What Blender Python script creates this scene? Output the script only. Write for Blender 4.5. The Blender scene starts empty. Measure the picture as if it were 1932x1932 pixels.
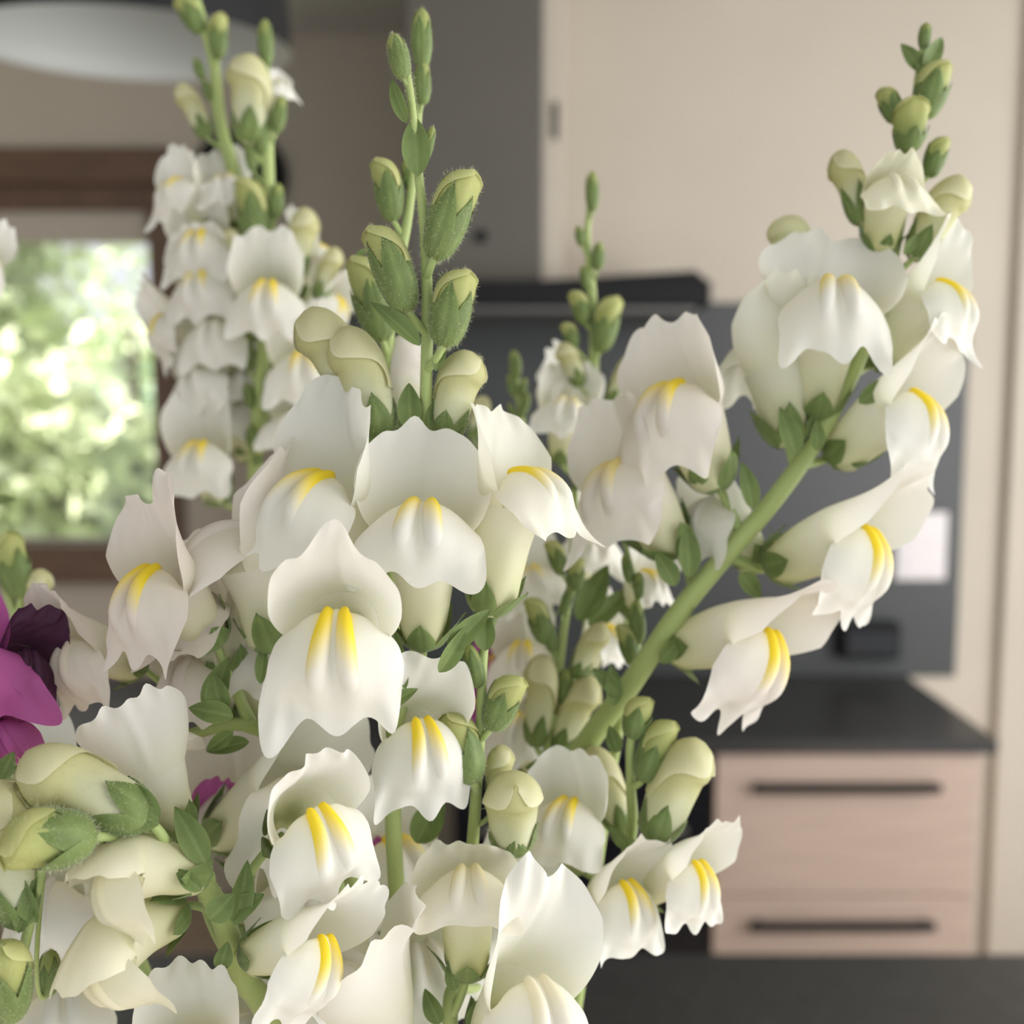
import bpy, math, random
import numpy as np
from mathutils import Vector, Matrix

# ------------------------------------------------------------------ camera, sky, light, exposure
scene = bpy.context.scene
COL = scene.collection
FPX = 2071.0                      # focal length in pixels of the 1932 px frame
CAM = np.array([0.0, 0.0, 1.70])
PITCH = math.radians(6.0)
RIGHT = np.array([1.0, 0.0, 0.0])
FWD = np.array([0.0, math.cos(PITCH), -math.sin(PITCH)])
UP = np.array([0.0, math.sin(PITCH), math.cos(PITCH)])
D0 = 0.22                         # distance of the flowers in focus
U = D0 / FPX                      # metres per pixel at that distance

cam_data = bpy.data.cameras.new('camera')
cam_data.sensor_width = 36.0
cam_data.lens = 36.0 * FPX / 1932.0
cam_data.clip_start = 0.01
cam_data.dof.use_dof = True
cam_data.dof.focus_distance = 0.216
cam_data.dof.aperture_fstop = cam_data.lens / 3.3
cam = bpy.data.objects.new('camera', cam_data)
COL.objects.link(cam)
cam.location = CAM
cam.rotation_euler = (math.pi / 2 - PITCH, 0, 0)
scene.camera = cam

world = bpy.data.worlds.new('sky')
scene.world = world
world.use_nodes = True
wn = world.node_tree.nodes
bg = wn['Background']
bg.inputs[0].default_value = (0.93, 0.965, 1.0, 1)
bg.inputs[1].default_value = 1.0

def area_light(name, loc, target, sx, sy, power, color):
    ld = bpy.data.lights.new(name, 'AREA')
    ld.shape = 'RECTANGLE'
    ld.size, ld.size_y = sx, sy
    ld.energy = power
    ld.color = color
    o = bpy.data.objects.new(name, ld)
    COL.objects.link(o)
    o.location = loc
    d = Vector(target) - Vector(loc)
    o.rotation_euler = d.to_track_quat('-Z', 'Y').to_euler()
    return o

# daylight of the glazed doors on the right of the room, behind the photographer's shoulder
area_light('patio_door_daylight_offscreen', (2.3, 0.5, 1.75), (-0.5, 1.75, 1.35), 3.0, 2.2, 88, (1.0, 0.985, 0.985))
sun_d = bpy.data.lights.new('sun_offscreen', 'SUN')
sun_d.energy = 14.0
sun_d.angle = math.radians(1.0)
sun_d.color = (1.0, 0.95, 0.86)
sun = bpy.data.objects.new('sun_offscreen', sun_d)
COL.objects.link(sun)
sun.rotation_euler = Vector((.75, .45, -.8)).to_track_quat('-Z', 'Y').to_euler()

scene.view_settings.view_transform = 'Standard'
scene.view_settings.look = 'None'
scene.view_settings.gamma = 1.0
scene.view_settings.use_curve_mapping = False
scene.view_settings.exposure = 0.0

# ------------------------------------------------------------------ helpers
def ray(px, py):
    return FWD + (px - 966) / FPX * RIGHT + (966 - py) / FPX * UP

def P(px, py, d):                 # a pixel at a distance along the view axis
    return CAM + d * ray(px, py)

def PY(px, py, Y):                # a pixel on the vertical plane y = Y
    r = ray(px, py)
    return CAM + r * (Y / r[1])

def PZ(px, py, Z):                # a pixel on the horizontal plane z = Z
    r = ray(px, py)
    return CAM + r * ((Z - CAM[2]) / r[2])

def cvec(v):                      # right, up, towards the viewer -> world
    return v[0] * RIGHT + v[1] * UP - v[2] * FWD

def nrm(v):
    v = np.asarray(v, float)
    return v / (np.linalg.norm(v) + 1e-12)

def sm(x):
    x = np.clip(x, 0, 1)
    return x * x * (3 - 2 * x)

def catmull(pts, n):
    pts = np.asarray(pts, float)
    q = np.vstack([2 * pts[0] - pts[1], pts, 2 * pts[-1] - pts[-2]])
    out = []
    for t in np.linspace(0, len(pts) - 1, n):
        i = min(int(t), len(pts) - 2)
        f = t - i
        a, b, c, d = q[i], q[i + 1], q[i + 2], q[i + 3]
        out.append(.5 * (2 * b + (c - a) * f + (2 * a - 5 * b + 4 * c - d) * f * f + (3 * b - a - 3 * c + d) * f ** 3))
    return np.array(out)

def spl(keys, vals, x):           # smooth interpolation of a keyed profile
    keys = np.asarray(keys, float)
    vals = np.asarray(vals, float)
    m = np.gradient(vals, keys)
    x = np.clip(x, keys[0], keys[-1])
    i = np.clip(np.searchsorted(keys, x, side='right') - 1, 0, len(keys) - 2)
    h = keys[i + 1] - keys[i]
    t = (x - keys[i]) / h
    return ((2 * t ** 3 - 3 * t ** 2 + 1) * vals[i] + (t ** 3 - 2 * t ** 2 + t) * h * m[i]
            + (-2 * t ** 3 + 3 * t ** 2) * vals[i + 1] + (t ** 3 - t ** 2) * h * m[i + 1])

# ------------------------------------------------------------------ materials
def new_mat(name):
    m = bpy.data.materials.new(name)
    m.use_nodes = True
    return m, m.node_tree.nodes, m.node_tree.links

def plant_mat(name, trans, rough, spec, bump, bscale, sheen=0.0, var=0.0):
    m, n, l = new_mat(name)
    b = n['Principled BSDF']
    b.inputs['Roughness'].default_value = rough
    b.inputs['Specular IOR Level'].default_value = spec
    if sheen:
        b.inputs['Sheen Weight'].default_value = sheen
        b.inputs['Sheen Roughness'].default_value = .4
    a = n.new('ShaderNodeAttribute'); a.attribute_name = 'Col'
    col = a.outputs['Color']
    tc = n.new('ShaderNodeTexCoord')
    if var:
        nz = n.new('ShaderNodeTexNoise'); nz.inputs['Scale'].default_value = bscale * .25
        nz.inputs['Detail'].default_value = 4
        l.new(tc.outputs['Object'], nz.inputs['Vector'])
        mr = n.new('ShaderNodeMapRange')
        mr.inputs['From Min'].default_value = .3; mr.inputs['From Max'].default_value = .7
        mr.inputs['To Min'].default_value = 1 - var; mr.inputs['To Max'].default_value = 1 + var * .6
        l.new(nz.outputs['Fac'], mr.inputs['Value'])
        mx = n.new('ShaderNodeVectorMath'); mx.operation = 'SCALE'
        l.new(col, mx.inputs[0]); l.new(mr.outputs['Result'], mx.inputs['Scale'])
        col = mx.outputs['Vector']
    l.new(col, b.inputs['Base Color'])
    t = n.new('ShaderNodeBsdfTranslucent')
    l.new(col, t.inputs['Color'])
    mix = n.new('ShaderNodeMixShader'); mix.inputs['Fac'].default_value = trans
    l.new(b.outputs[0], mix.inputs[1]); l.new(t.outputs[0], mix.inputs[2])
    l.new(mix.outputs[0], n['Material Output'].inputs['Surface'])
    nb = n.new('ShaderNodeTexNoise'); nb.inputs['Scale'].default_value = bscale
    nb.inputs['Detail'].default_value = 3
    l.new(tc.outputs['Object'], nb.inputs['Vector'])
    bp = n.new('ShaderNodeBump'); bp.inputs['Strength'].default_value = bump
    bp.inputs['Distance'].default_value = .0004
    l.new(nb.outputs['Fac'], bp.inputs['Height'])
    l.new(bp.outputs[0], b.inputs['Normal']); l.new(bp.outputs[0], t.inputs['Normal'])
    return m

M_PETAL = plant_mat('petal', .38, .5, .25, .12, .05)
M_GREEN = plant_mat('green_tissue', .16, .55, .3, .35, .09, sheen=.25, var=.18)
M_HAIR = plant_mat('plant_hair', .5, .4, .3, 0, .05)
M_STEMG = plant_mat('stem_tissue', .05, .5, .35, .25, .06, sheen=.2, var=.1)

def simple_mat(name, col, rough=.6, metal=0.0, spec=.5, noise=0.0, nscale=8.0, stretch=(1, 1, 1), bump=0.0):
    m, n, l = new_mat(name)
    b = n['Principled BSDF']
    b.inputs['Base Color'].default_value = (*col, 1)
    b.inputs['Roughness'].default_value = rough
    b.inputs['Metallic'].default_value = metal
    b.inputs['Specular IOR Level'].default_value = spec
    if noise:
        tc = n.new('ShaderNodeTexCoord')
        mp = n.new('ShaderNodeMapping'); mp.inputs['Scale'].default_value = stretch
        nz = n.new('ShaderNodeTexNoise'); nz.inputs['Scale'].default_value = nscale
        nz.inputs['Detail'].default_value = 6
        l.new(tc.outputs['Object'], mp.inputs[0]); l.new(mp.outputs[0], nz.inputs['Vector'])
        rp = n.new('ShaderNodeValToRGB')
        rp.color_ramp.elements[0].position = .3; rp.color_ramp.elements[1].position = .7
        rp.color_ramp.elements[0].color = (*[c * (1 - noise) for c in col], 1)
        rp.color_ramp.elements[1].color = (*[min(1, c * (1 + noise)) for c in col], 1)
        l.new(nz.outputs['Fac'], rp.inputs[0]); l.new(rp.outputs[0], b.inputs['Base Color'])
        if bump:
            bp = n.new('ShaderNodeBump'); bp.inputs['Strength'].default_value = bump
            bp.inputs['Distance'].default_value = .002
            l.new(nz.outputs['Fac'], bp.inputs['Height']); l.new(bp.outputs[0], b.inputs['Normal'])
    return m

# ------------------------------------------------------------------ object helpers
def link(o, parent=None):
    COL.objects.link(o)
    if parent is not None:
        o.parent = parent
    return o

def mesh_obj(name, verts, faces, mat, parent=None, cols=None, smooth=True):
    me = bpy.data.meshes.new(name)
    me.from_pydata([tuple(v) for v in np.asarray(verts, float)], [], [tuple(int(i) for i in f) for f in faces])
    if cols is not None:
        ca = me.color_attributes.new('Col', 'FLOAT_COLOR', 'POINT')
        c4 = np.ones((len(verts), 4), np.float32)
        c4[:, :3] = cols
        ca.data.foreach_set('color', c4.ravel())
    if smooth:
        me.polygons.foreach_set('use_smooth', [True] * len(me.polygons))
    me.materials.append(mat)
    me.update()
    return link(bpy.data.objects.new(name, me), parent)

def empty(name, loc, label=None, cat=None, group=None):
    o = link(bpy.data.objects.new(name, None))
    o.empty_display_size = .02
    o.location = loc
    if label:
        tag(o, label, cat, group)
    return o

def tag(o, label=None, cat=None, group=None, kind=None):
    if label: o['label'] = label
    if cat: o['category'] = cat
    if group: o['group'] = group
    if kind: o['kind'] = kind
    return o

def grid_faces(nr, nc, closed=False):
    f = []
    for i in range(nr - 1):
        for j in range(nc if closed else nc - 1):
            k = (j + 1) % nc
            f.append((i * nc + j, i * nc + k, (i + 1) * nc + k, (i + 1) * nc + j))
    return f

def box_geo(x0, x1, y0, y1, z0, z1, bev=0.0):
    """bevelled box: returns verts, faces"""
    if bev <= 0:
        v = [(x0, y0, z0), (x1, y0, z0), (x1, y1, z0), (x0, y1, z0), (x0, y0, z1), (x1, y0, z1), (x1, y1, z1), (x0, y1, z1)]
        return v, [(0, 3, 2, 1), (4, 5, 6, 7), (0, 1, 5, 4), (1, 2, 6, 5), (2, 3, 7, 6), (3, 0, 4, 7)]
    b = bev
    v = []
    for (sx, X, ix) in ((0, x0, 1), (1, x1, -1)):
        for (sy, Y, iy) in ((0, y0, 1), (1, y1, -1)):
            for (sz, Z, iz) in ((0, z0, 1), (1, z1, -1)):
                v += [(X, Y + iy * b, Z + iz * b), (X + ix * b, Y, Z + iz * b), (X + ix * b, Y + iy * b, Z)]
    def I(x, y, z, k): return ((x * 2 + y) * 2 + z) * 3 + k
    f = []
    for s in (0, 1):
        q = [(s, 0, 0), (s, 1, 0), (s, 1, 1), (s, 0, 1)]
        f.append([I(*c, 0) for c in (q if s else q[::-1])])
        q = [(0, s, 0), (1, s, 0), (1, s, 1), (0, s, 1)]
        f.append([I(*c, 1) for c in (q[::-1] if s else q)])
        q = [(0, 0, s), (1, 0, s), (1, 1, s), (0, 1, s)]
        f.append([I(*c, 2) for c in (q if s else q[::-1])])
    for a in (0, 1):
        for b_ in (0, 1):
            f.append([I(a, b_, 0, 0), I(a, b_, 1, 0), I(a, b_, 1, 1), I(a, b_, 0, 1)] if a == b_ else [I(a, b_, 0, 1), I(a, b_, 1, 1), I(a, b_, 1, 0), I(a, b_, 0, 0)])
            f.append([I(a, 0, b_, 0), I(a, 0, b_, 2), I(a, 1, b_, 2), I(a, 1, b_, 0)])
            f.append([I(0, a, b_, 1), I(0, a, b_, 2), I(1, a, b_, 2), I(1, a, b_, 1)])
    for x in (0, 1):
        for y in (0, 1):
            for z in (0, 1):
                f.append([I(x, y, z, 0), I(x, y, z, 1), I(x, y, z, 2)])
    return v, f

def fix_normals(o):
    import bmesh
    bm = bmesh.new(); bm.from_mesh(o.data)
    bmesh.ops.recalc_face_normals(bm, faces=bm.faces)
    bm.to_mesh(o.data); bm.free()
    return o

def box(name, x0, x1, y0, y1, z0, z1, mat, parent=None, bev=0.003):
    x0, x1 = sorted((x0, x1)); y0, y1 = sorted((y0, y1)); z0, z1 = sorted((z0, z1))
    bev = min(bev, (x1 - x0) * .3, (y1 - y0) * .3, (z1 - z0) * .3)
    v, f = box_geo(x0, x1, y0, y1, z0, z1, bev)
    return fix_normals(mesh_obj(name, v, f, mat, parent, smooth=False))

def lathe(name, prof, mat, parent=None, seg=48, loc=(0, 0, 0), smooth=True):
    prof = np.asarray(prof, float)
    a = np.linspace(0, 2 * np.pi, seg, endpoint=False)
    v = []
    for r, z in prof:
        v += [(loc[0] + r * math.cos(t), loc[1] + r * math.sin(t), loc[2] + z) for t in a]
    return fix_normals(mesh_obj(name, v, grid_faces(len(prof), seg, True), mat, parent, smooth=smooth))

def tube_geo(path, rads, seg=10, cap=True):
    path = np.asarray(path, float)
    n = len(path)
    tan = np.gradient(path, axis=0)
    tan /= np.linalg.norm(tan, axis=1)[:, None] + 1e-12
    ref = np.array([0.0, -1.0, 0.1])
    v = []
    a = np.linspace(0, 2 * np.pi, seg, endpoint=False)
    for i in range(n):
        b1 = ref - tan[i] * ref.dot(tan[i])
        if np.linalg.norm(b1) < 1e-4:
            b1 = np.array([1.0, 0, 0]) - tan[i] * tan[i][0]
        b1 = nrm(b1)
        b2 = np.cross(tan[i], b1)
        ref = b1
        v += [path[i] + rads[i] * (math.cos(t) * b1 + math.sin(t) * b2) for t in a]
    f = grid_faces(n, seg, True)
    if cap:
        v += [path[0], path[-1]]
        for j in range(seg):
            k = (j + 1) % seg
            f.append((n * seg, k, j))
            f.append((n * seg + 1, (n - 1) * seg + j, (n - 1) * seg + k))
    return v, f

# ------------------------------------------------------------------ snapdragon parts (units: pixels at D0)
rng = np.random.default_rng(7)
WHITE = np.array([.85, .832, .77])
CREAM = np.array([.82, .80, .54])
LIME = np.array([.66, .68, .30])
YELLOW = np.array([.93, .74, .04])
GREEN = np.array([.130, .188, .052])
LGREEN = np.array([.27, .35, .12])

def mixc(a, b, t):
    t = np.clip(np.asarray(t, float), 0, 1)[..., None]
    return a * (1 - t) + b * t

def wob(u, v, seed, n=4):         # smooth random waviness
    r = np.random.default_rng(seed)
    o = np.zeros(np.broadcast(u, v).shape)
    for _ in range(n):
        a, b, c = r.uniform(-3, 3), r.uniform(-2.5, 2.5), r.uniform(0, 6.28)
        o = o + np.sin(a * u * 1.6 + b * v * 1.6 + c) / n
    return o

FD = dict(tl=165, tw=1.0, th0=-8, bend=50, ul=205, phi1=78, R1=134, flat=.74, side=28, notch=.07, la=1.0, ra=1.0,
          rip=12, ll=.66, lw=1.0, drop=0.0, ridge=1.0, sep=84, sepflare=14, white=None, base=None, yellow=1.0,
          side_lift=0.0, wr=0.0, mid=1.0, lla=1.0, lra=1.0, taper=.16)

def f_tube_r(t, p):
    rx = spl([0, .06, .18, .4, .65, .85, 1], [16, 31, 43, 51, 58, 65, 70], t) * p['tw']
    ry = spl([0, .06, .18, .4, .65, .85, 1], [16, 32, 46, 54, 60, 67, 72], t) * p['tw']
    yc = spl([0, .12, .35, .7, 1], [0, -7, -3, 3, 0], t)
    return rx, ry, yc

def f_tube(p):
    nz, nf = 18, 32
    t = np.linspace(0, 1, nz)[:, None]
    ph = np.linspace(0, 2 * np.pi, nf, endpoint=False)[None, :]
    rx, ry, yc = f_tube_r(t, p)
    fade = 1 - sm((t - .65) / .35)
    rib = 1 + .02 * np.cos(ph * 5) * sm(t * 3) * fade
    x = rx * np.sin(ph) * rib
    y = yc + ry * np.cos(ph) * rib
    z = p['tl'] * t + 0 * ph
    x = x + 2.5 * wob(ph, t * 3, p['seed']) * fade
    v = np.stack([x, y, z], -1).reshape(-1, 3)
    c = mixc(p['base'], p['white'], np.broadcast_to(sm((t - .15) / .95) * .8, x.shape)).reshape(-1, 3)
    return v, grid_faces(nz, nf, True), c

def f_upper(p):
    nv, nu = 26, 45
    N = 80
    vv = np.linspace(0, 1.25, N)
    th = np.radians(p['th0'] * sm(vv * 3) + p['bend'] * vv ** 1.6)
    ds = p['ul'] * (vv[1] - vv[0])
    ys = p['tw'] * 72 + np.concatenate([[0], np.cumsum(np.sin(th[:-1]) * ds)])
    zs = p['tl'] + np.concatenate([[0], np.cumsum(np.cos(th[:-1]) * ds)])
    v = np.linspace(0, 1, nv)[:, None]
    u = np.linspace(-1, 1, nu)[None, :]
    au = np.abs(u)
    Lf = (1 - p['notch'] * np.exp(-(u / .15) ** 2)) * (1 - .50 * au ** 2.2)
    Lf = Lf * np.where(u < 0, 1 + (p['la'] - 1) * sm(au * 2.5), 1 + (p['ra'] - 1) * sm(au * 2.5))
    Lf = Lf * (1 + .085 * wob(u * 4, u * 0, p['seed'] + 3) + .02 * np.sin(u * 19 + p['seed']))
    ve = v * Lf
    Y = np.interp(ve, vv, ys)
    Z = np.interp(ve, vv, zs)
    T = np.interp(ve, vv, th)
    s_ = 1 - (1 - np.clip(ve, 0, 1)) ** 2.3
    R = 70 + (p['R1'] - 70) * s_
    R = R * (1 + (p['tw'] - 1) * (1 - s_)) * (1 - p['taper'] * ve ** 2)
    ph = np.radians(112 + (p['phi1'] - 112) * s_) * u
    fl = 1.03 + (p['flat'] - 1.03) * s_
    off = R * (1 - np.cos(ph)) * fl
    off = off - p['side'] * ve ** 2 * au ** 1.7
    off = off - 5 * np.exp(-(u / .06) ** 2) * sm(ve * 3)
    off = off + p['rip'] * (ve ** 2) * (np.sin(6.3 * u + p['seed']) * .6 + 1.4 * wob(u * 2.2, ve * 1.5, p['seed'] + 9))
    off = off + p['rip'] * .45 * sm((ve - .62) / .4) * np.sin(21 * u + p['seed'] * 1.7)
    off = off + p['wr'] * ve * wob(u * 6, ve * 6, p['seed'] + 21, 6)
    x = R * np.sin(ph) + 6 * ve * wob(ve * 3, u, p['seed'] + 5)
    y = Y - np.cos(T) * off
    z = Z + np.sin(T) * off
    V = np.stack([x, y, z], -1).reshape(-1, 3)
    w = sm(ve / .60) * .9 + .10
    c0 = mixc(p['base'], p['white'], .55 + 0 * w)
    c = (c0 * (1 - w[..., None]) + p['white'] * w[..., None]).reshape(-1, 3)
    return V, grid_faces(nv, nu), c

LV = [0, .12, .24, .36, .48, .60, .74, .87, 1.0, 1.25]
def low_pts(u, v, p):
    cy = np.array([-72, -26, 8, -44, -104, -136, -152, -172, -200, -245.])
    cz = np.array([0, 38, 66, 80, 56, 14, -26, -58, -82, -118.])
    sy = np.array([-25, -22, -18, -18, -38, -66, -92, -116, -142, -180.])
    sz = np.array([0, 14, 24, 26, 20, 6, -10, -26, -42, -70.])
    sx = np.array([62, 62, 68, 86, 106, 117, 122, 132, 146, 164.]) * p['lw']
    k = np.array([0, 0, 0, 0, .1, .35, .75, 1.1, 1.5, 2.2])
    cz = cz - k * 60 * (p['ll'] - 1) - k * p['drop']
    sz = sz - k * 45 * (p['ll'] - 1) - k * p['drop'] * .6 + k * p['side_lift']
    cy = cy - k * 35 * (p['ll'] - 1)
    sy = sy - k * 30 * (p['ll'] - 1)
    w = np.cos(np.clip(u, -1, 1) * np.pi / 2) ** .8
    y = spl(LV, sy, v) * (1 - w) + spl(LV, cy, v) * w
    z = spl(LV, sz, v) * (1 - w) + spl(LV, cz, v) * w
    x = spl(LV, sx, v) * np.sin(u * 1.35) / np.sin(1.35)
    # two swellings of the palate with a groove between
    b = np.exp(-((v - .44) / .17) ** 2)
    h = 11 * (np.exp(-((np.abs(u) - .24) / .17) ** 2) - .8 * np.exp(-(u / .09) ** 2)) * b
    y = y - h
    z = z + h * .5
    return np.stack([x * (.55 + .45 * p['tw']), y, p['tl'] + z], -1)

def f_lower(p):
    nv, nu = 34, 49
    v = np.linspace(0, 1, nv)[:, None]
    u = np.linspace(-1, 1, nu)[None, :] + 0 * v
    au = np.abs(u)
    Lf = .75 + (.12 * p['mid']) * np.exp(-(u / .16) ** 2) + .24 * np.exp(-((au - .64) / .26) ** 2)
    Lf = Lf * (1 - .16 * au ** 6)
    Lf = Lf * np.where(u < 0, 1 + (p['lla'] - 1) * sm((au - .2) * 3), 1 + (p['lra'] - 1) * sm((au - .2) * 3))
    Lf = Lf * (1 + .09 * wob(u * 3.5, u * 0, p['seed'] + 31) + .008 * np.sin(u * 17 + p['seed']))
    base = sm((v - .35) / .65)
    ve = v * (1 + (Lf - 1) * base)
    V = low_pts(u, ve, p)
    k = sm((ve - .5) / .5)
    rp = p['rip'] * k * (wob(u * 2.6, ve * 2, p['seed'] + 41) * 1.5 + .5 * np.sin(15 * u + p['seed'])) \
        + p['wr'] * .7 * sm(ve * 2) * wob(u * 6, ve * 6, p['seed'] + 51, 6)
    # the lobes cup slightly: their middles stand forward of their edges
    lob = np.cos((au - .64) / .36 * np.pi / 2) * (au > .3) + np.cos(u / .3 * np.pi / 2) * (au <= .3)
    V[..., 1] -= rp + 9 * k * lob
    V[..., 2] += rp * .4
    inner = 1 - sm((ve - .1) / .5)
    c = mixc(p['white'], p['base'] * .55 + p['white'] * .45, inner * .8)
    yl = np.exp(-((ve - .27) / .085) ** 2) * np.exp(-((au - .2) / .15) ** 2) * .6 * p['yellow']
    c = mixc(c, YELLOW, yl)
    return V.reshape(-1, 3), grid_faces(nv, nu), c.reshape(-1, 3)

def f_ridge(p, sg):
    nv, nu = 18, 9
    v = np.linspace(.20, .60, nv)[:, None]
    du = np.linspace(-1, 1, nu)[None, :]
    hw = .145 * np.sqrt(np.clip(1 - ((v - .40) / .205) ** 2, 0, 1)) + .004
    u = sg * (.165 + .035 * (v - .3) / .3) + du * hw
    e = 1e-3
    Pt = low_pts(u, v + 0 * u, p)
    n = np.cross(low_pts(u + e, v + 0 * u, p) - Pt, low_pts(u, v + e + 0 * u, p) - Pt)
    n /= np.linalg.norm(n, axis=-1, keepdims=True) + 1e-12
    n = np.where(n[..., 1:2] > .3, -n, n) if False else n
    if n[nv // 2, nu // 2, 1] > 0:
        n = -n
    hgt = 10.5 * p['ridge'] * np.clip(1 - du ** 2, 0, 1) * np.sqrt(np.clip((v - .195) / .06, 0, 1)) * (1 - sm((v - .36) / .25)) - .6
    V = Pt + n * hgt[..., None]
    yl = (1 - sm((v - .305) / .18 - .30 * (du * sg))) * p['yellow']
    c = mixc(p['white'], YELLOW, yl + 0 * du)
    return V.reshape(-1, 3), grid_faces(nv, nu), c.reshape(-1, 3)

def sepal_geo(R0, length, width, flare, seed, tipup=1.0):
    """one sepal hugging a body of radius R0(z), centred on +y"""
    nv, nu = 11, 9
    v = np.linspace(0, 1, nv)[:, None]
    u = np.linspace(-1, 1, nu)[None, :]
    hw = width * (np.sin(np.pi * np.clip(v, 0, 1) ** .62) ** .75 * .97 + .03) * np.where(v < .12, .55 + v / .27, 1)
    z = length * v * (1 - .05 * u * u)
    r = R0(np.clip(z, 0, None)) + 3.0 + flare * v ** 2.2 + 1.2 * wob(u, v * 2, seed)
    a = np.clip(hw * u / np.maximum(r, 8), -1.35, 1.35)
    ro = r + 1.5 * (1 - u * u) - 2.2 * np.exp(-(u / .12) ** 2)
    V = np.stack([ro * np.sin(a), ro * np.cos(a), z], -1).reshape(-1, 3)
    c = mixc(GREEN, LGREEN, .25 * (v * 0 + np.abs(u) ** 4) + .28 * (1 - v) + .5 * np.exp(-(u / .07) ** 2) * .5)
    c = c * (1 + .12 * wob(u * 2, v * 2, seed + 2))[..., None]
    return V, grid_faces(nv, nu), c.reshape(-1, 3)

def rotz(V, a):
    c, s = math.cos(a), math.sin(a)
    V = np.asarray(V)
    return np.stack([V[:, 0] * c - V[:, 1] * s, V[:, 0] * s + V[:, 1] * c, V[:, 2]], -1)

def hairs_geo(pos, nor, n, length, width, seed):
    r = np.random.default_rng(seed)
    i = r.integers(0, len(pos), n)
    j = r.normal(size=(n, 3)) * width * 14
    p0 = pos[i] + j - nor[i] * ((j * nor[i]).sum(1)[:, None] + width * 2)
    d = nor[i] + r.normal(size=(n, 3)) * .35
    d /= np.linalg.norm(d, axis=1)[:, None]
    l = (length * r.uniform(.5, 1.2, n))[:, None]
    sd = np.cross(d, r.normal(size=(n, 3)))
    sd /= np.linalg.norm(sd, axis=1)[:, None]
    V = np.stack([p0 - sd * width, p0 + sd * width, p0 + d * l], 1).reshape(-1, 3)
    return V, [(3 * k, 3 * k + 1, 3 * k + 2) for k in range(n)]

def add_hairs(o, n, length=9., width=.45, seed=1):
    """short glandular hairs on a bud and its sepals, or on a stem"""
    P_, N_ = [], []
    for q in [o] + [c for c in o.children if c.name.startswith('sepal')]:
        me = q.data
        a = np.empty(len(me.vertices) * 3); me.vertices.foreach_get('co', a)
        b = np.empty(len(me.vertices) * 3); me.vertex_normals.foreach_get('vector', b)
        a, b = a.reshape(-1, 3), b.reshape(-1, 3)
        if q is not o or o.name.startswith('bud'):
            out = a.copy(); out[:, 2] = 0
            b = np.where((b * out).sum(1)[:, None] < 0, -b, b)
        P_.append(a); N_.append(b)
    V, F = hairs_geo(np.vstack(P_), np.vstack(N_), n, length, width, seed)
    h = mesh_obj('hairs', V, F, M_HAIR, o, np.tile(np.array([.68, .70, .46]), (len(V), 1)), smooth=False)
    h['kind'] = 'stuff'
    return h

# --- buds ------------------------------------------------------------------
HK = [0, .05, .15, .35, .55, .72, .86, .95, 1]
HR = [12, 28, 40, 46, 50, 54, 47, 30, .2]
def hsurf(t, ph, off=0.0):
    """pear-shaped closed corolla with a nodding tip; ph = 0 is the back"""
    L = 232.
    r = spl(HK, HR, t)
    tt = np.linspace(0, 1, 200)
    tth = np.radians(-46) * sm((tt - .42) / .58)
    ys = np.concatenate([[0], np.cumsum(np.sin(tth[:-1]) * L / 199)])
    zs = np.concatenate([[0], np.cumsum(np.cos(tth[:-1]) * L / 199)])
    Yc, Zc, th = np.interp(t, tt, ys), np.interp(t, tt, zs), np.interp(t, tt, tth)
    fr = np.abs((ph + np.pi) % (2 * np.pi) - np.pi)          # 0 back .. pi front
    rib = 1 + .05 * np.cos(ph * 4 + .5) * sm(t * 5) * (1 - sm((t - .6) / .3))
    notch = np.exp(-((fr - np.pi) / .6) ** 2) * np.exp(-((t - .70) / .10) ** 2) * 8
    o = (r * rib + off) * np.cos(ph) + notch
    return (r * rib + off) * np.sin(ph), Yc + np.cos(th) * o, Zc - np.sin(th) * o

def msurf(kind, t, ph, off=0.0):
    k = [0, .06, .2, .42, .65, .82, .93, 1]
    r = spl(k, [8, 22, 33, 40, 38, 31, 19, .2] if kind == 'g' else [8, 22, 33, 40, 43, 39, 27, .2], t) + off
    yc = spl([0, .5, .8, 1], [0, 2, -3, -14 if kind == 'm' else -4], t)
    x = r * np.sin(ph); y = yc + r * .95 * np.cos(ph); z = 150. * t + off * sm((t - .8) / .2) + 0 * ph
    fr = np.abs((ph + np.pi) % (2 * np.pi) - np.pi)
    cre = np.exp(-((fr - np.pi) / .35) ** 2) * sm((t - .5) * 4) * (1 - sm((t - .93) * 14))
    return x, y + 5 * cre, z

def mhood_geo(seed):
    """folded lip over the back and tip of a middle-sized bud"""
    nt, nf = 12, 19
    t = np.linspace(.50, .985, nt)[:, None]
    a = np.linspace(-1, 1, nf)[None, :]
    k = (t - .50) / .485
    half = np.radians(70 + 45 * sm(k * 1.2) + 45 * sm((k - .62) / .38) + 6 * np.sin(k * 8 + seed))
    x, y, z = msurf('m', t + 0 * a, a * half, 1.6 + 3.0 * np.abs(a) ** 4)
    V = np.stack([x, y, z], -1).reshape(-1, 3)
    c = mixc(BUD_HEAD['m'], np.array([.66, .66, .34]), .1 + .6 * np.abs(a) ** 3 + 0 * k)
    return V, grid_faces(nt, nf), c.reshape(-1, 3)

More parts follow.
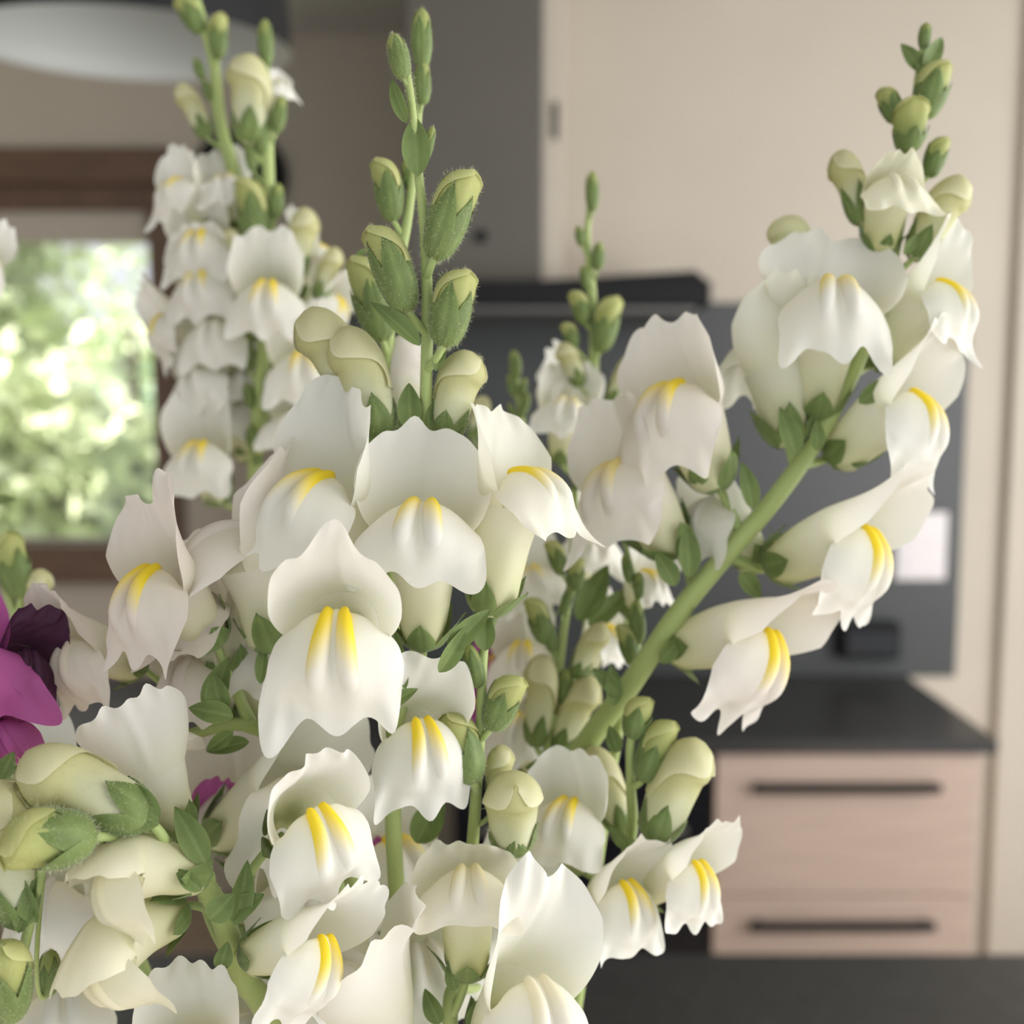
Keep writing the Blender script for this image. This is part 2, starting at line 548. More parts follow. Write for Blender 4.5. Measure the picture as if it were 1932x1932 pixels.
def hood_geo(seed):
    """folded upper lip lying over the back and the tip of a large bud"""
    nt, nf = 16, 25
    t = np.linspace(.40, .997, nt)[:, None]
    a = np.linspace(-1, 1, nf)[None, :]
    k = (t - .40) / .597
    half = np.radians(58 + 60 * sm(k * 1.3) + 40 * sm((k - .6) / .4) + 7 * np.sin(k * 9 + seed))
    off = 2.5 + 4.5 * np.abs(a) ** 4 + 1.2 * wob(a * 2, k * 2, seed)
    x, y, z = hsurf(t + 0 * a, a * half, off)
    V = np.stack([x, y, z], -1).reshape(-1, 3)
    c = mixc(BUD_HEAD['h'], np.array([.80, .775, .55]), .25 + .6 * np.abs(a) ** 3 + 0 * k)
    return V, grid_faces(nt, nf), c.reshape(-1, 3)

def bud_body(kind, seed, head_c, base_c):
    nz, nf = 22, 28
    t = np.linspace(0, 1, nz)[:, None]
    ph = np.linspace(0, 2 * np.pi, nf, endpoint=False)[None, :]
    if kind in ('g', 'm'):
        x, y, z = msurf(kind, t, ph)
    else:                          # large bud, see hsurf
        x, y, z = hsurf(t, ph)
    x = x + 1.5 * wob(ph, t * 4, seed)
    V = np.stack([x, y, z], -1).reshape(-1, 3)
    if kind == 'h':
        w = sm((t - .25) / .5) + .22 * np.cos(ph * 4 + .5) * (1 - sm((t - .45) / .3))
    else:
        w = sm((t - .4) / .4) + 0 * ph
    c = mixc(base_c, head_c, w)
    return V, grid_faces(nz, nf, True), c.reshape(-1, 3)

def bud_r(kind):
    if kind == 'h':
        return lambda z: spl(HK[:6], HR[:6], z / 232.)
    return lambda z: spl([0, .06, .2, .42, .65, .82, .93, 1], [8, 22, 33, 40, 40, 35, 24, 8], z / 150.)

BUD_HEAD = {'g': np.array([.38, .43, .14]), 'm': np.array([.52, .54, .20]), 'h': np.array([.64, .62, .31])}
BUD_BASE = {'g': np.array([.30, .36, .12]), 'm': np.array([.36, .42, .14]), 'h': np.array([.72, .73, .50])}
MESHES = {}

def shared(key, fn, mat):
    """mesh data shared between alike pieces"""
    if key not in MESHES:
        V, F, c = fn()
        o = mesh_obj(key, V, F, mat, None, c)
        MESHES[key] = o.data
        bpy.data.objects.remove(o)
    return MESHES[key]

def child(name, me, parent, label=None):
    o = link(bpy.data.objects.new(name, me), parent)
    if label: o['label'] = label
    return o

def leaf_geo(seed, fold=.35, curl=.18):
    """lance-shaped leaf: length 100 along +z, facing -y"""
    nv, nu = 15, 9
    v = np.linspace(0, 1, nv)[:, None]
    u = np.linspace(-1, 1, nu)[None, :]
    hw = 23 * np.sin(np.pi * v ** .8) ** .8 + 2.0 * (1 - v)
    x = hw * u
    y = -fold * hw * (np.abs(u) ** 1.2) + curl * 100 * v ** 2 + 1.2 * wob(u * 2, v * 4, seed)
    z = 100 * v + 0 * u
    V = np.stack([x, y, z], -1).reshape(-1, 3)
    c = mixc(GREEN, LGREEN, .2 * np.abs(u) ** 5 + .4 * np.exp(-(u / .08) ** 2) + .25 * (1 - v))
    return V, grid_faces(nv, nu), c.reshape(-1, 3)

SPIKES = []
class Spike:
    def __init__(self, name, label, pts, r0, r1, group=None, cat='flower'):
        # pts: (px, py, depth) from low to high
        w = [P(*q) for q in pts]
        low = w[0]
        ins = VASE_IN + np.array([rng.uniform(-.028, .028), rng.uniform(-.028, .028), 0])
        mid = low * .45 + ins * .55 + np.array([(low[0] - ins[0]) * .12, 0, 0])
        w = [ins - np.array([0, 0, .12]), ins, mid] + w
        self.path = catmull(w, 16 * len(w))
        self.empty = empty(name, self.path[0], label, cat, group)
        n = len(self.path)
        vis = 3 * 16
        rr = np.concatenate([np.full(vis, r0), np.linspace(r0, r1, n - vis)]) * U
        dep = (self.path - CAM) @ FWD
        rr = rr * np.clip(dep, .15, 1) / D0
        V, F = tube_geo(self.path - self.path[0], rr, 12)
        t = np.linspace(0, 1, n).repeat(12)
        t = np.concatenate([t, [0, 1]])
        c = mixc(np.array([.37, .45, .16]), np.array([.37, .45, .16]), t)
        self.stem = mesh_obj('stem', V, F, M_STEMG, self.empty, c)
        self.rr = rr
        SPIKES.append(self)

    def place(self, o, loc, X, Y, Z, s):
        m = np.eye(4)
        m[:3, 0], m[:3, 1], m[:3, 2] = X * s, Y * s, Z * s
        m[:3, 3] = loc - self.path[0]
        o.matrix_basis = Matrix(m.tolist())
        o.parent = self.empty
        return np.array([[*X * s, 0], [*Y * s, 0], [*Z * s, 0]])[:, :3]

    def attach(self, base):
        """stem point a little below the nearest one"""
        d = np.linalg.norm(self.path - base, axis=1)
        i = int(np.argmin(d))
        arc = 0
        while i > 0 and arc < min(.006, d.min() * .6 + .001):
            arc += np.linalg.norm(self.path[i] - self.path[i - 1])
            i -= 1
        return self.path[i], i

    def pedicel(self, o, base, X, Y, Z, s, r=9, w=1.0):
        tgt, i = self.attach(base)
        rel = tgt - base
        loc = np.array([rel @ X / w, rel @ Y / w, rel @ Z]) / s
        tan = self.path[min(i + 2, len(self.path) - 1)] - self.path[max(i - 2, 0)]
        tan = nrm(np.array([tan @ X, tan @ Y, tan @ Z]))
        L = np.linalg.norm(loc)
        q = np.linspace(0, 1, 14)[:, None]
        ctl = np.array([0, 0, -.45 * L]) * .7 + (loc + tan * L * .4) * .3
        pts = loc * (1 - q) ** 2 + 2 * ctl * q * (1 - q) + np.array([0, 0, 6.0]) * q ** 2
        V, F = tube_geo(pts, np.linspace(r * 1.25, r, 14), 8)
        c = np.tile(np.array([.36, .45, .16]), (len(V), 1))
        mesh_obj('pedicel', V, F, M_STEMG, o, c)

    def frame(self, z, v):
        Z = nrm(cvec(z))
        vv = cvec(v)
        Vn = nrm(vv - Z * vv.dot(Z))
        Y = -Vn
        return np.cross(Y, Z), Y, Z

    def flower(self, cx, cy, d, z, v, s=1.0, colour=None, label=None, ped=True, **kw):
        p = dict(FD); p.update(kw)
        p['seed'] = int(p.get('seed', abs(int(cx * 7 + cy * 13)) % 997))
        if p['white'] is None: p['white'] = WHITE
        if p['base'] is None: p['base'] = CREAM * .6 + np.array([.62, .64, .34]) * .4
        X, Y, Z = self.frame(z, v)
        sc = s * U * d / D0
        anchor = P(cx, cy, d)
        base = anchor - sc * (0 * X - 30 * Y + (p['tl'] + 62) * Z)
        o = mesh_obj('flower', *f_tube(p)[:2], M_PETAL, None, f_tube(p)[2])
        self.place(o, base, X, Y, Z, sc)
        if label: o['label'] = label
        V, F, c = f_upper(p); mesh_obj('upper_lip', V, F, M_PETAL, o, c)
        V, F, c = f_lower(p); mesh_obj('lower_lip', V, F, M_PETAL, o, c)
        for sg in (-1, 1):
            V, F, c = f_ridge(p, sg); r = mesh_obj('palate_ridge', V, F, M_PETAL, o, c)
            if p['yellow'] > .5: r['label'] = 'yellow tipped ridge of the palate'
        R0 = lambda zz: f_tube_r(np.clip(zz / p['tl'], 0, 1), p)[0] + 7
        var = p['seed'] % 3
        for k in range(5):
            key = 'sepal_f%d_%d' % (var * 5 + k, int(p['sep'] / 12))
            me = shared(key, lambda: (lambda g: (rotz(g[0], 2 * math.pi * (k + .5) / 5), g[1], g[2]))(
                sepal_geo(R0, p['sep'] * (1 + .12 * math.sin(k * 2 + var)), 31, p['sepflare'] * .3 + 8 * ((k * 3 + var) % 4), k + var * 7)), M_GREEN)
            child('sepal', me, o)
        if ped: self.pedicel(o, base, X, Y, Z, sc)
        return o

    def bud(self, kind, bx, by, tx, ty, d, w=1.0, v=None, tilt=0.0, label=None, sl=None, ped=True, head=None, hood=False):
        """kind g green, m half covered, h large hooded; base and tip pixel"""
        L = 150. if kind in 'gm' else 205.
        im = np.array([tx - bx, -(ty - by)], float)
        ln = np.linalg.norm(im)
        z = np.array([im[0] / ln * math.cos(tilt), im[1] / ln * math.cos(tilt), math.sin(tilt)])
        if v is None:
            sx = (self.path - CAM)[:, 0] / ((self.path - CAM) @ FWD) * FPX + 966
            base = P(bx, by, d)
            i = int(np.argmin(np.linalg.norm(self.path - base, axis=1)))
            v = (1.0 if bx >= sx[i] else -1.0, -.25, .55)
        X, Y, Z = self.frame(z, v)
        sc = ln / math.cos(tilt) / L * U * d / D0
        base = P(bx, by, d)
        seed = int(bx * 3 + by) % 3
        hc = BUD_HEAD[kind] if head is None else np.asarray(head)
        key = 'bud_%s%d_%s' % (kind, seed, '' if head is None else 'c')
        me = shared(key, lambda: bud_body(kind, seed, hc, BUD_BASE[kind]), M_PETAL)
        o = link(bpy.data.objects.new('bud', me))
        self.place(o, base, X * w, Y * w, Z, sc)
        if kind == 'm':
            child('hood', shared('mhood%d' % seed, lambda: mhood_geo(seed), M_PETAL), o)
        if kind == 'h' and head is None:
            child('hood', shared('hood%d' % seed, lambda: hood_geo(seed), M_PETAL), o)
        if label: o['label'] = label
        if sl is None: sl = {'g': 130, 'm': 108, 'h': 84}[kind]
        for k in range(5):
            key = 'sepal_%s%d_%d_%d' % (kind, seed, k, int(sl))
            me = shared(key, lambda: (lambda g: (rotz(g[0], 2 * math.pi * (k + .5) / 5), g[1], g[2]))(
                sepal_geo(bud_r(kind), sl * (1 + .14 * math.sin(k * 2.3 + seed)), 34 if kind != 'h' else 29,
                          -7 if kind == 'g' else (-3 + 3 * ((k + seed) % 3)), k * 3 + seed)), M_GREEN)
            child('sepal', me, o)
        if ped: self.pedicel(o, base, X, Y, Z, sc, 8, w)
        return o

    def leaf(self, bx, by, tx, ty, d, w=1.0, v=(0, 0, 1), tilt=0.0, name='bract', fold=.35, curl=.18):
        im = np.array([tx - bx, -(ty - by)], float)
        ln = np.linalg.norm(im)
        z = np.array([im[0] / ln * math.cos(tilt), im[1] / ln * math.cos(tilt), math.sin(tilt)])
        X, Y, Z = self.frame(z, v)
        sc = ln / math.cos(tilt) / 100. * U * d / D0
        k = int(bx + by) % 3
        me = shared('leaf%d_%d_%d' % (k, int(fold * 100), int(curl * 100)), lambda: leaf_geo(k, fold, curl), M_GREEN)
        o = link(bpy.data.objects.new(name, me))
        self.place(o, P(bx, by, d), X * w, Y, Z, sc)
        return o

# ------------------------------------------------------------------ the room
YB, YW, YR = 3.10, 3.62, 2.50     # back wall, window wall, front of the worktop run
H = 2.84
M_WALL = simple_mat('beige_paint', (.50, .44, .36), .75, noise=.03, nscale=3)
M_TAUPE = M_WALL                  # one paint on all walls
M_CEIL = simple_mat('ceiling_paint', (.62, .62, .58), .8, noise=.02, nscale=2)
M_FLOOR = simple_mat('floor_boards', (.42, .33, .25), .5, noise=.2, nscale=6, stretch=(1, 8, 1))
M_STONE = simple_mat('dark_stone', (.028, .027, .026), .36, noise=.25, nscale=60, spec=.45)
M_SPLASH = simple_mat('dark_grey_panel', (.036, .039, .037), .42, noise=.08, nscale=5)
M_BLACK = simple_mat('black_metal', (.006, .006, .007), .6, spec=.25)
M_GLOSS = simple_mat('black_glass', (.010, .010, .012), .12)
M_OAK = simple_mat('washed_oak', (.44, .33, .265), .55, noise=.10, nscale=7, stretch=(.6, 1, 9))
M_BROWN = simple_mat('brown_wood', (.125, .070, .043), .5, noise=.22, nscale=9, stretch=(1, 1, 6))
M_WHITEP = simple_mat('white_plastic', (.68, .63, .62), .35)
M_STEEL = simple_mat('brushed_steel', (.20, .185, .17), .38, metal=.6)
M_SHADE_IN = simple_mat('grey_white_enamel', (.60, .61, .57), .55)
M_RED = simple_mat('orange_red_paint', (.52, .12, .06), .45)
M_VASE = simple_mat('cream_glaze', (.62, .58, .52), .25, noise=.06, nscale=12)
M_BLIND = simple_mat('cream_blind_cloth', (.50, .44, .37), .8, noise=.05, nscale=40, stretch=(1, 1, 4))

def struct(o):
    o['kind'] = 'structure'
    return o

xs = PY(1030, 700, YB)[0]         # where the back wall steps forward of the window wall
xr = PY(1905, 700, YB)[0]
struct(box('floor', -3.2, xr + .5, -1.0, YW + .1, -.05, 0, M_FLOOR, bev=0))
struct(box('ceiling', -3.32, xr + .5, -1.0, YW + .1, H, H + .08, M_CEIL, bev=0))
struct(box('wall_back', xs, xr + .5, YB, YB + .12, 0, H, M_WALL, bev=0))
struct(box('trim_1', xr, xr + .12, YB - .03, YB, 0, H, M_WALL, bev=.004))

struct(box('wall_left_sunblock', -3.32, -3.2, -1.0, YW + .14, 0, H, M_TAUPE, bev=0))  # unseen wall, added to keep the sun out of the room
# window wall with an opening
wx0, wx1 = -2.35, PY(292, 700, YW)[0]
wz0, wz1 = PY(150, 1022, YW)[2], PY(150, 385, YW)[2]
wl = struct(empty('wall_window', (0, 0, 0)))
def wall_piece(x0, x1, z0, z1):
    box('wall_section', x0, x1, YW, YW + .14, z0, z1, M_TAUPE, wl, 0)
wall_piece(-3.2, wx0, 0, H)
wall_piece(wx1, xs + .02, 0, H)
wall_piece(wx0, wx1, 0, wz0)
wall_piece(wx0, wx1, wz1, H)
win = struct(empty('window_1', (wx1, YW, wz0)))
L0 = np.array([wx1, YW, wz0])
def wbox(name, x0, x1, y0, y1, z0, z1, mat, bev=.004):
    return box(name, x0 - L0[0], x1 - L0[0], y0 - L0[1], y1 - L0[1], z0 - L0[2], z1 - L0[2], mat, win, bev)
zt = PY(150, 283, YW)[2]
xj = PY(342, 700, YW)[0]
wbox('window_head', wx0 - .1, xj, YW - .045, YW + .03, PY(150, 350, YW)[2], zt, M_BROWN)
wbox('window_rail', wx0, xj - .02, YW - .015, YW + .06, PY(150, 398, YW)[2], PY(150, 349, YW)[2], M_BROWN)
wbox('window_jamb', wx1, xj, YW - .03, YW + .05, wz0 - .02, PY(150, 352, YW)[2], M_BROWN)
wbox('window_jamb', wx0 - .08, wx0, YW - .03, YW + .05, wz0 - .02, PY(150, 352, YW)[2], M_BROWN)
wbox('window_sill', wx0 - .1, xj, YW - .09, YW + .06, PY(150, 1092, YW)[2], wz0, M_BROWN)
bl = wbox('roller_blind', wx0, wx1, YW + .01, YW + .02, PY(150, 452, YW)[2], PY(150, 394, YW)[2], M_BLIND, .002)
wbox('blind_bar', wx0, wx1, YW + .005, YW + .03, PY(150, 458, YW)[2], PY(150, 449, YW)[2], M_BLIND, .003)
mg, n_, l_ = new_mat('window_glass')
b_ = n_['Principled BSDF']
b_.inputs['Base Color'].default_value = (1, 1, 1, 1); b_.inputs['Roughness'].default_value = 0.0
b_.inputs['Transmission Weight'].default_value = 1.0; b_.inputs['IOR'].default_value = 1.0
tr_ = n_.new('ShaderNodeBsdfTransparent'); gl_ = n_.new('ShaderNodeBsdfGlossy'); gl_.inputs['Roughness'].default_value = .02
mx_ = n_.new('ShaderNodeMixShader'); mx_.inputs[0].default_value = .05
l_.new(tr_.outputs[0], mx_.inputs[1]); l_.new(gl_.outputs[0], mx_.inputs[2]); l_.new(mx_.outputs[0], n_['Material Output'].inputs[0])
wbox('window_pane', wx0, wx1, YW + .062, YW + .068, wz0, wz1, mg, 0)

# splashback, worktop, cabinets
sx0, sx1 = PY(640, 900, YB)[0], PY(1815, 900, YB)[0]
sz0, sz1 = PY(1300, 1297, YB)[2], PY(1500, 572, YB)[2]
ZW = PY(1600, 1397, YR)[2]        # top of the worktop run
struct(box('wall_niche', PY(560, 900, YB)[0], xs, YB, YW - .02, 0, PY(985, 575, 2.66)[2] - .03, M_TAUPE, bev=0))
tag(box('splashback', sx0, sx1, YB - .014, YB - .001, ZW + .001, sz1, M_SPLASH, bev=.002),
    'dark grey splashback panel between worktop and beige wall', 'splashback')
wxr = PY(1886, 1405, YR)[0]
tag(box('worktop', -1.2, wxr, YR, YB - .001, ZW - .034, ZW, M_STONE, bev=.004),
    'dark stone worktop above the pale wood drawers', 'worktop')
cz1 = ZW - .034
cb = empty('drawer_cabinet', (PY(1600, 1500, YR)[0], 2.8, 0), 'pale washed oak drawer cabinet with long black bar handles', 'cabinet')
cl = np.array(cb.location)
cx0, cx1 = PY(1348, 1500, YR + .02)[0], PY(1850, 1500, YR + .02)[0]
def cbox(name, x0, x1, y0, y1, z0, z1, mat, bev=.002, par=None):
    return box(name, x0 - cl[0], x1 - cl[0], y0 - cl[1], y1 - cl[1], z0 - cl[2], z1 - cl[2], mat, par or cb, bev)
cbox('body', cx0, cx1, YR + .042, YB - .02, .08, cz1, M_OAK)
cbox('plinth', cx0, cx1, YR + .09, YB - .02, 0, .08, M_BLACK)
zc = [cz1 - .004, PY(1600, 1690, YR + .02)[2], .36, .09]
hz = [PY(1600, 1486, YR)[2], PY(1600, 1746, YR)[2], .32]
hx0, hx1 = PY(1420, 1486, YR)[0], PY(1775, 1486, YR)[0]
for i in range(3):
    dr = cbox('drawer', cx0 + .002, cx1 - .004, YR + .02, YR + .041, zc[i + 1] + .002, zc[i] - .002, M_OAK)
    h = cbox('handle', hx0, hx1, YR - .012, YR + .000, hz[i] - .012, hz[i] + .012, M_BLACK, .004, dr)
    for q in (.05, .95):
        hx = hx0 + (hx1 - hx0) * q
        cbox('handle_post', hx - .006, hx + .006, YR - .002, YR + .022, hz[i] - .006, hz[i] + .006, M_BLACK, .001, dr)
ov = empty('oven', (cx0 - .31, 2.8, 0), 'black built-in oven beside the pale drawers under the worktop', 'oven')
cb2, cb = cb, ov
cl = np.array(ov.location)
cbox('body', cx0 - .62, cx0 - .004, YR + .042, YB - .02, .08, cz1, M_BLACK)
cbox('plinth', cx0 - .62, cx0 - .004, YR + .09, YB - .02, 0, .08, M_BLACK)
od = cbox('oven_door', cx0 - .615, cx0 - .008, YR + .02, YR + .041, .16, cz1 - .13, M_GLOSS)
cbox('handle', cx0 - .56, cx0 - .07, YR - .02, YR - .004, cz1 - .19, cz1 - .172, M_STEEL, .004, od)
for q in (cx0 - .53, cx0 - .10):
    cbox('handle_post', q - .006, q + .006, YR - .006, YR + .022, cz1 - .187, cz1 - .175, M_STEEL, .001, od)
cp = cbox('control_panel', cx0 - .615, cx0 - .008, YR + .02, YR + .041, cz1 - .125, cz1 - .006, M_GLOSS)
# extractor hood with its boxed chimney
YH = 2.66
hd = empty('extractor_hood', (PY(985, 560, YH)[0], YB, PY(985, 575, YH)[2]), 'flat black extractor hood with a dark grey boxed chimney above', 'hood')
hl = np.array(hd.location)
def hbox(name, x0, x1, y0, y1, z0, z1, mat, bev=.003):
    return box(name, x0 - hl[0], x1 - hl[0], y0 - hl[1], y1 - hl[1], z0 - hl[2], z1 - hl[2], mat, hd, bev)
hx0_, hx1_ = PY(632, 560, YH)[0], PY(1342, 560, YH)[0]
hz0, hz1 = PY(1100, 577, YH)[2], PY(1100, 528, YH)[2]
hbox('hood_body', hx0_, hx1_, YH, YB - .016, hz0, hz1, M_BLACK, .004)
# tilted glass visor lying on the hood
vz = PY(1300, 508, YH)[2] - hz1
yv = np.array([YH + .02, YB - .02]) - hl[1]
V = []
for y in yv:
    for (x, z) in ((PY(1000, 530, YH)[0], 0.0), (PY(1315, 510, YH)[0], vz), (PY(1338, 530, YH)[0], 0.0)):
        V.append((x - hl[0], y, hz1 + z - hl[2]))
fix_normals(mesh_obj('visor', V, [(0, 1, 2), (5, 4, 3), (0, 3, 4, 1), (1, 4, 5, 2), (2, 5, 3, 0)], M_BLACK, hd, smooth=False))
hbox('grease_filter', hx0_ + .03, hx1_ - .03, YH + .03, YB - .05, hz0 - .012, hz0 + .002, M_STEEL, .002)
chx0, chx1 = PY(768, 300, 2.78)[0], PY(1022, 300, 2.78)[0]
hbox('chimney', chx0, chx1, 2.78, YW, hz1, H, simple_mat('chimney_paint', (.105, .095, .08), .7, noise=.03), .004)
hbox('chimney_trim', chx1, PY(1062, 300, 2.80)[0], 2.80, YB, hz1, H, M_WALL, .004)
sl = PY(1048, 232, 2.80)
hbox('slot', sl[0] - .006, sl[0] + .006, 2.792, 2.81, sl[2] - .04, sl[2] + .05, M_BLACK, .001)
kn = PY(908, 446, 2.78)
kb = lathe('control_knob', [(0, .012), (.012, .012), (.016, .008), (.016, 0)], M_BLACK, hd, 24)
kb.rotation_euler = (math.pi / 2, 0, 0); kb.location = kn - hl + np.array([0, .001, 0])

# socket plate on the splashback
sp = PY(1737, 1030, YB - .012)
so = empty('socket_plate', sp, 'white double socket plate on the dark splashback', 'socket')
pw, phh = (PY(1785, 1030, YB)[0] - PY(1690, 1030, YB)[0]) / 2, (PY(1737, 965, YB)[2] - PY(1737, 1092, YB)[2]) / 2
box('plate', -pw, pw, -.009, 0, -phh, phh, M_WHITEP, so, .003)
for s_ in (-1, 1):
    box('socket', -pw * .62, pw * .62, -.0115, -.008, s_ * phh * .48 - phh * .36, s_ * phh * .48 + phh * .36, M_WHITEP, so, .0015)
# low black box fixed to the splashback above the worktop
bx = PY(1634, 1204, YB - .014)
bo = empty('wall_box', bx, 'low black box fixed to the splashback left of the socket plate', 'wall box')
bw, bh = (PY(1690, 1204, YB)[0] - PY(1580, 1204, YB)[0]) / 2, (PY(1634, 1172, YB)[2] - PY(1634, 1240, YB)[2]) / 2
box('body', -bw, bw, -.05, 0, -bh, bh, M_BLACK, bo, .006)
box('flap', -bw * .86, bw * .86, -.056, -.048, -bh * .7, bh * .55, M_GLOSS, bo, .003)
# small orange red tin on the hood
tn = PY(648, 540, 2.85)
ti = empty('tin', (hx0_ + .05, 2.80, hz1 + .0005), 'small orange red tin standing on the end of the black hood', 'tin')
lathe('body', [(0, 0), (.028, 0), (.030, .002), (.030, .036), (.028, .039), (0, .039)], M_RED, ti, 32)
lathe('lid', [(.031, .036), (.031, .046), (.028, .048), (0, .048)], M_RED, ti, 32)
# round black disc on the window wall
dc = PY(455, 335, YW)
ds = lathe('wall_disc', [(0, .02), (.118, .02), (.130, .034), (.146, .034), (.150, .026), (.150, 0)], M_BLACK, None, 64)
ds.location = dc; ds.rotation_euler = (math.pi / 2, 0, 0)
tag(ds, 'round black disc mounted on the wall beside the window', 'wall disc')

# pendant lamp over the island
YL = 1.52
lc = PY(243, 90, YL)
lr = (PY(545, 92, YL)[0] - PY(-58, 92, YL)[0]) / 2
lm = empty('pendant_lamp', lc, 'large black dome pendant lamp with a grey white inside', 'lamp')
prof = [(lr, 0), (lr * 1.0, .03), (lr * .985, .08), (lr * .94, .14), (lr * .80, .20), (lr * .52, .245), (lr * .2, .262), (.03, .266), (.03, .30), (.012, .305), (0, .305)]
lathe('shade', prof, M_BLACK, lm, 72)
inn = [(lr, 0), (lr - .006, .002), (lr - .008, .03), (lr * .965 - .004, .08), (lr * .92 - .004, .135), (lr * .78, .192), (lr * .5, .236), (.03, .252), (0, .252)]
lathe('shade_lining', inn, M_SHADE_IN, lm, 72)
lathe('bulb', [(.014, .25), (.016, .21), (.03, .17), (.036, .14), (.03, .112), (.014, .10), (0, .098)],
      simple_mat('frosted_bulb', (.78, .78, .74), .3), lm, 32)
for q_ in lm.children:
    q_.rotation_euler = (math.radians(4.0), 0, 0)      # the shade hangs a little askew
V, F = tube_geo([(0, -.02, .29), (0, 0, .5), (0, 0, H - lc[2])], [.004] * 3, 8)
mesh_obj('cord', V, F, M_BLACK, lm)
lathe('ceiling_rose', [(.05, 0), (.05, -.012), (.04, -.022), (0, -.022)], M_BLACK, lm, 32, (0, 0, H - lc[2]))

# island
ZI = .905
yi = PZ(1600, 1797, ZI)[1]
isl = empty('kitchen_island', (0, .7, 0), 'dark kitchen island under the bouquet', 'island')
box('island_body', -1.15, .85, -.42, yi - .75, 0, ZI - .038, M_SPLASH, isl, .004)
box('island_top', -1.2, 1.3, -.5, yi - .7, ZI - .04, ZI, M_STONE, isl, .005)
# vase with water
VC = np.array([-.02, .30, ZI])
VASE_IN = VC + np.array([0, 0, .36])
vs = empty('vase', VC, 'cream glazed vase on the dark island holding the bouquet', 'vase')
lathe('vase_body', [(0, .012), (0, 0), (.055, 0), (.062, .006), (.085, .08), (.092, .16), (.080, .26), (.062, .32), (.060, .36), (.070, .385), (.068, .388), (.056, .36), (.058, .32), (.075, .26), (.086, .16), (.078, .08), (.05, .014), (0, .012)], M_VASE, vs, 64)

# garden behind the window
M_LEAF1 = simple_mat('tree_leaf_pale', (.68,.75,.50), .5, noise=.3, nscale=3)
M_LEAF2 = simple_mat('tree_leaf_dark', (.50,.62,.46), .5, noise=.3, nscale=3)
M_BARK = simple_mat('bark', (.16, .12, .09), .8, noise=.3, nscale=20)
M_LAWN = simple_mat('lawn', (.34, .46, .18), .8, noise=.25, nscale=2)
struct(box('ground_garden', -14, 8, YW + .3, 26, -.7, -.6, M_LAWN, bev=0))
def tree(label, cx, cy, cz, rx, rz, n, mat, seed):
    r = np.random.default_rng(seed)
    e = empty('tree', (cx, cy, -.6), label, 'tree', 'trees outside the window')
    V, F = tube_geo(catmull([(0, 0, 0), (.05, 0, (cz + .6) * .5), (0, 0, cz + .6)], 8), np.linspace(.16, .06, 8), 10)
    mesh_obj('trunk', V, F, M_BARK, e)
    vs_, fs = [], []
    nb = 26
    cen = r.normal(size=(nb, 3)); cen /= np.linalg.norm(cen, axis=1)[:, None]
    cen *= r.uniform(.25, .85, (nb, 1)) * np.array([rx, rx, rz])
    for i in range(n):
        c = cen[i % nb] + r.normal(size=3) * rx * .21
        a = nrm(r.normal(size=3)); b = nrm(np.cross(a, r.normal(size=3)))
        w, h = .055, .085
        k = len(vs_)
        c = c + np.array([0, 0, cz + .6])
        vs_ += [c - a * h, c + b * w, c + a * h, c - b * w]
        fs.append((k, k + 1, k + 2, k + 3))
    fo = mesh_obj('foliage', vs_, fs, mat, e, smooth=False)
    fo['kind'] = 'stuff'
tree('tall pale tree outside, left of the gap of white sky', -4.35, 8.2, 2.6, 1.0, 1.5, 9000, M_LEAF1, 1)
tree('pale green bush outside right behind the window glass', -2.75, 6.6, .95, 1.0, .95, 9000, M_LEAF1, 2)
tree('dark green tree outside beside the right window jamb', -1.6, 11.0, .9, 1.4, 1.25, 9000, M_LEAF2, 3)
tree('dark green tree outside behind the tall pale tree', -5.0, 15.5, 1.0, 1.7, 1.7, 9000, M_LEAF2, 4)
tree('thin sparse tree outside whose twigs cross the white sky', -4.0, 11.6, 2.4, .75, 1.0, 330, M_LEAF1, 5)
# ------------------------------------------------------------------ the bouquet
AGED = np.array([.80, .735, .665])
PINKW = np.array([.83, .785, .735])
HOOD = dict(th0=-30, bend=-28, ul=200, flat=.8, side=-10, ll=.55, rip=3, R1=95, phi1=95, yellow=.1, white=np.array([.84, .81, .64]), base=np.array([.76, .76, .44]))

A = Spike('snapdragon_stem', 'white snapdragon in sharp focus, hairy green buds above two yellow-throated flowers',
          [(742, 1560, .242), (785, 1250, .245), (803, 1000, .244), (803, 800, .236), (806, 600, .232), (802, 450, .230), (790, 330, .229), (777, 200, .229), (766, 130, .229), (750, 100, .229)], 16, 5)
A.flower(796, 966, .222, (.03, .93, .36), (-.03, -.35, .93), 1.02, bend=30, rip=4, seed=11, ll=.62, lra=1.10, side_lift=8, tl=235, ul=195, la=1.08, ra=.95, notch=.0, R1=150)
A.flower(632, 1190, .203, (.04, .48, .88), (.0, -.88, .5), 1.1, ll=.85, seed=5, lla=1.2, lra=.9, bend=30, ul=185, tl=115, notch=-.10, la=.9, ra=.85)
A.flower(590, 915, .227, (-.14, .90, .40), (-.62, -.30, .72), 1.05, seed=23, la=1.0, ra=.85, side=10, ul=225, ll=.85)
A.flower(995, 905, .229, (.20, .97, .1), (.80, -.2, .55), .92, tl=235, seed=31, ll=.7, white=np.array([.84, .82, .72]))
A.flower(800, 1385, .229, (.30, .55, .75), (.25, -.8, .5), .82, seed=57, ll=1.05)
A.flower(750, 1600, .268, (.1, .9, .2), (.5, .1, .8), .85, seed=58)
A.bud('m', 818, 490, 880, 320, .228, .76, sl=122)
A.bud('m', 836, 655, 868, 508, .228, .90, sl=122)
A.bud('m', 770, 590, 712, 425, .229, .76, sl=122)
A.bud('h', 722, 830, 668, 640, .235, .95)
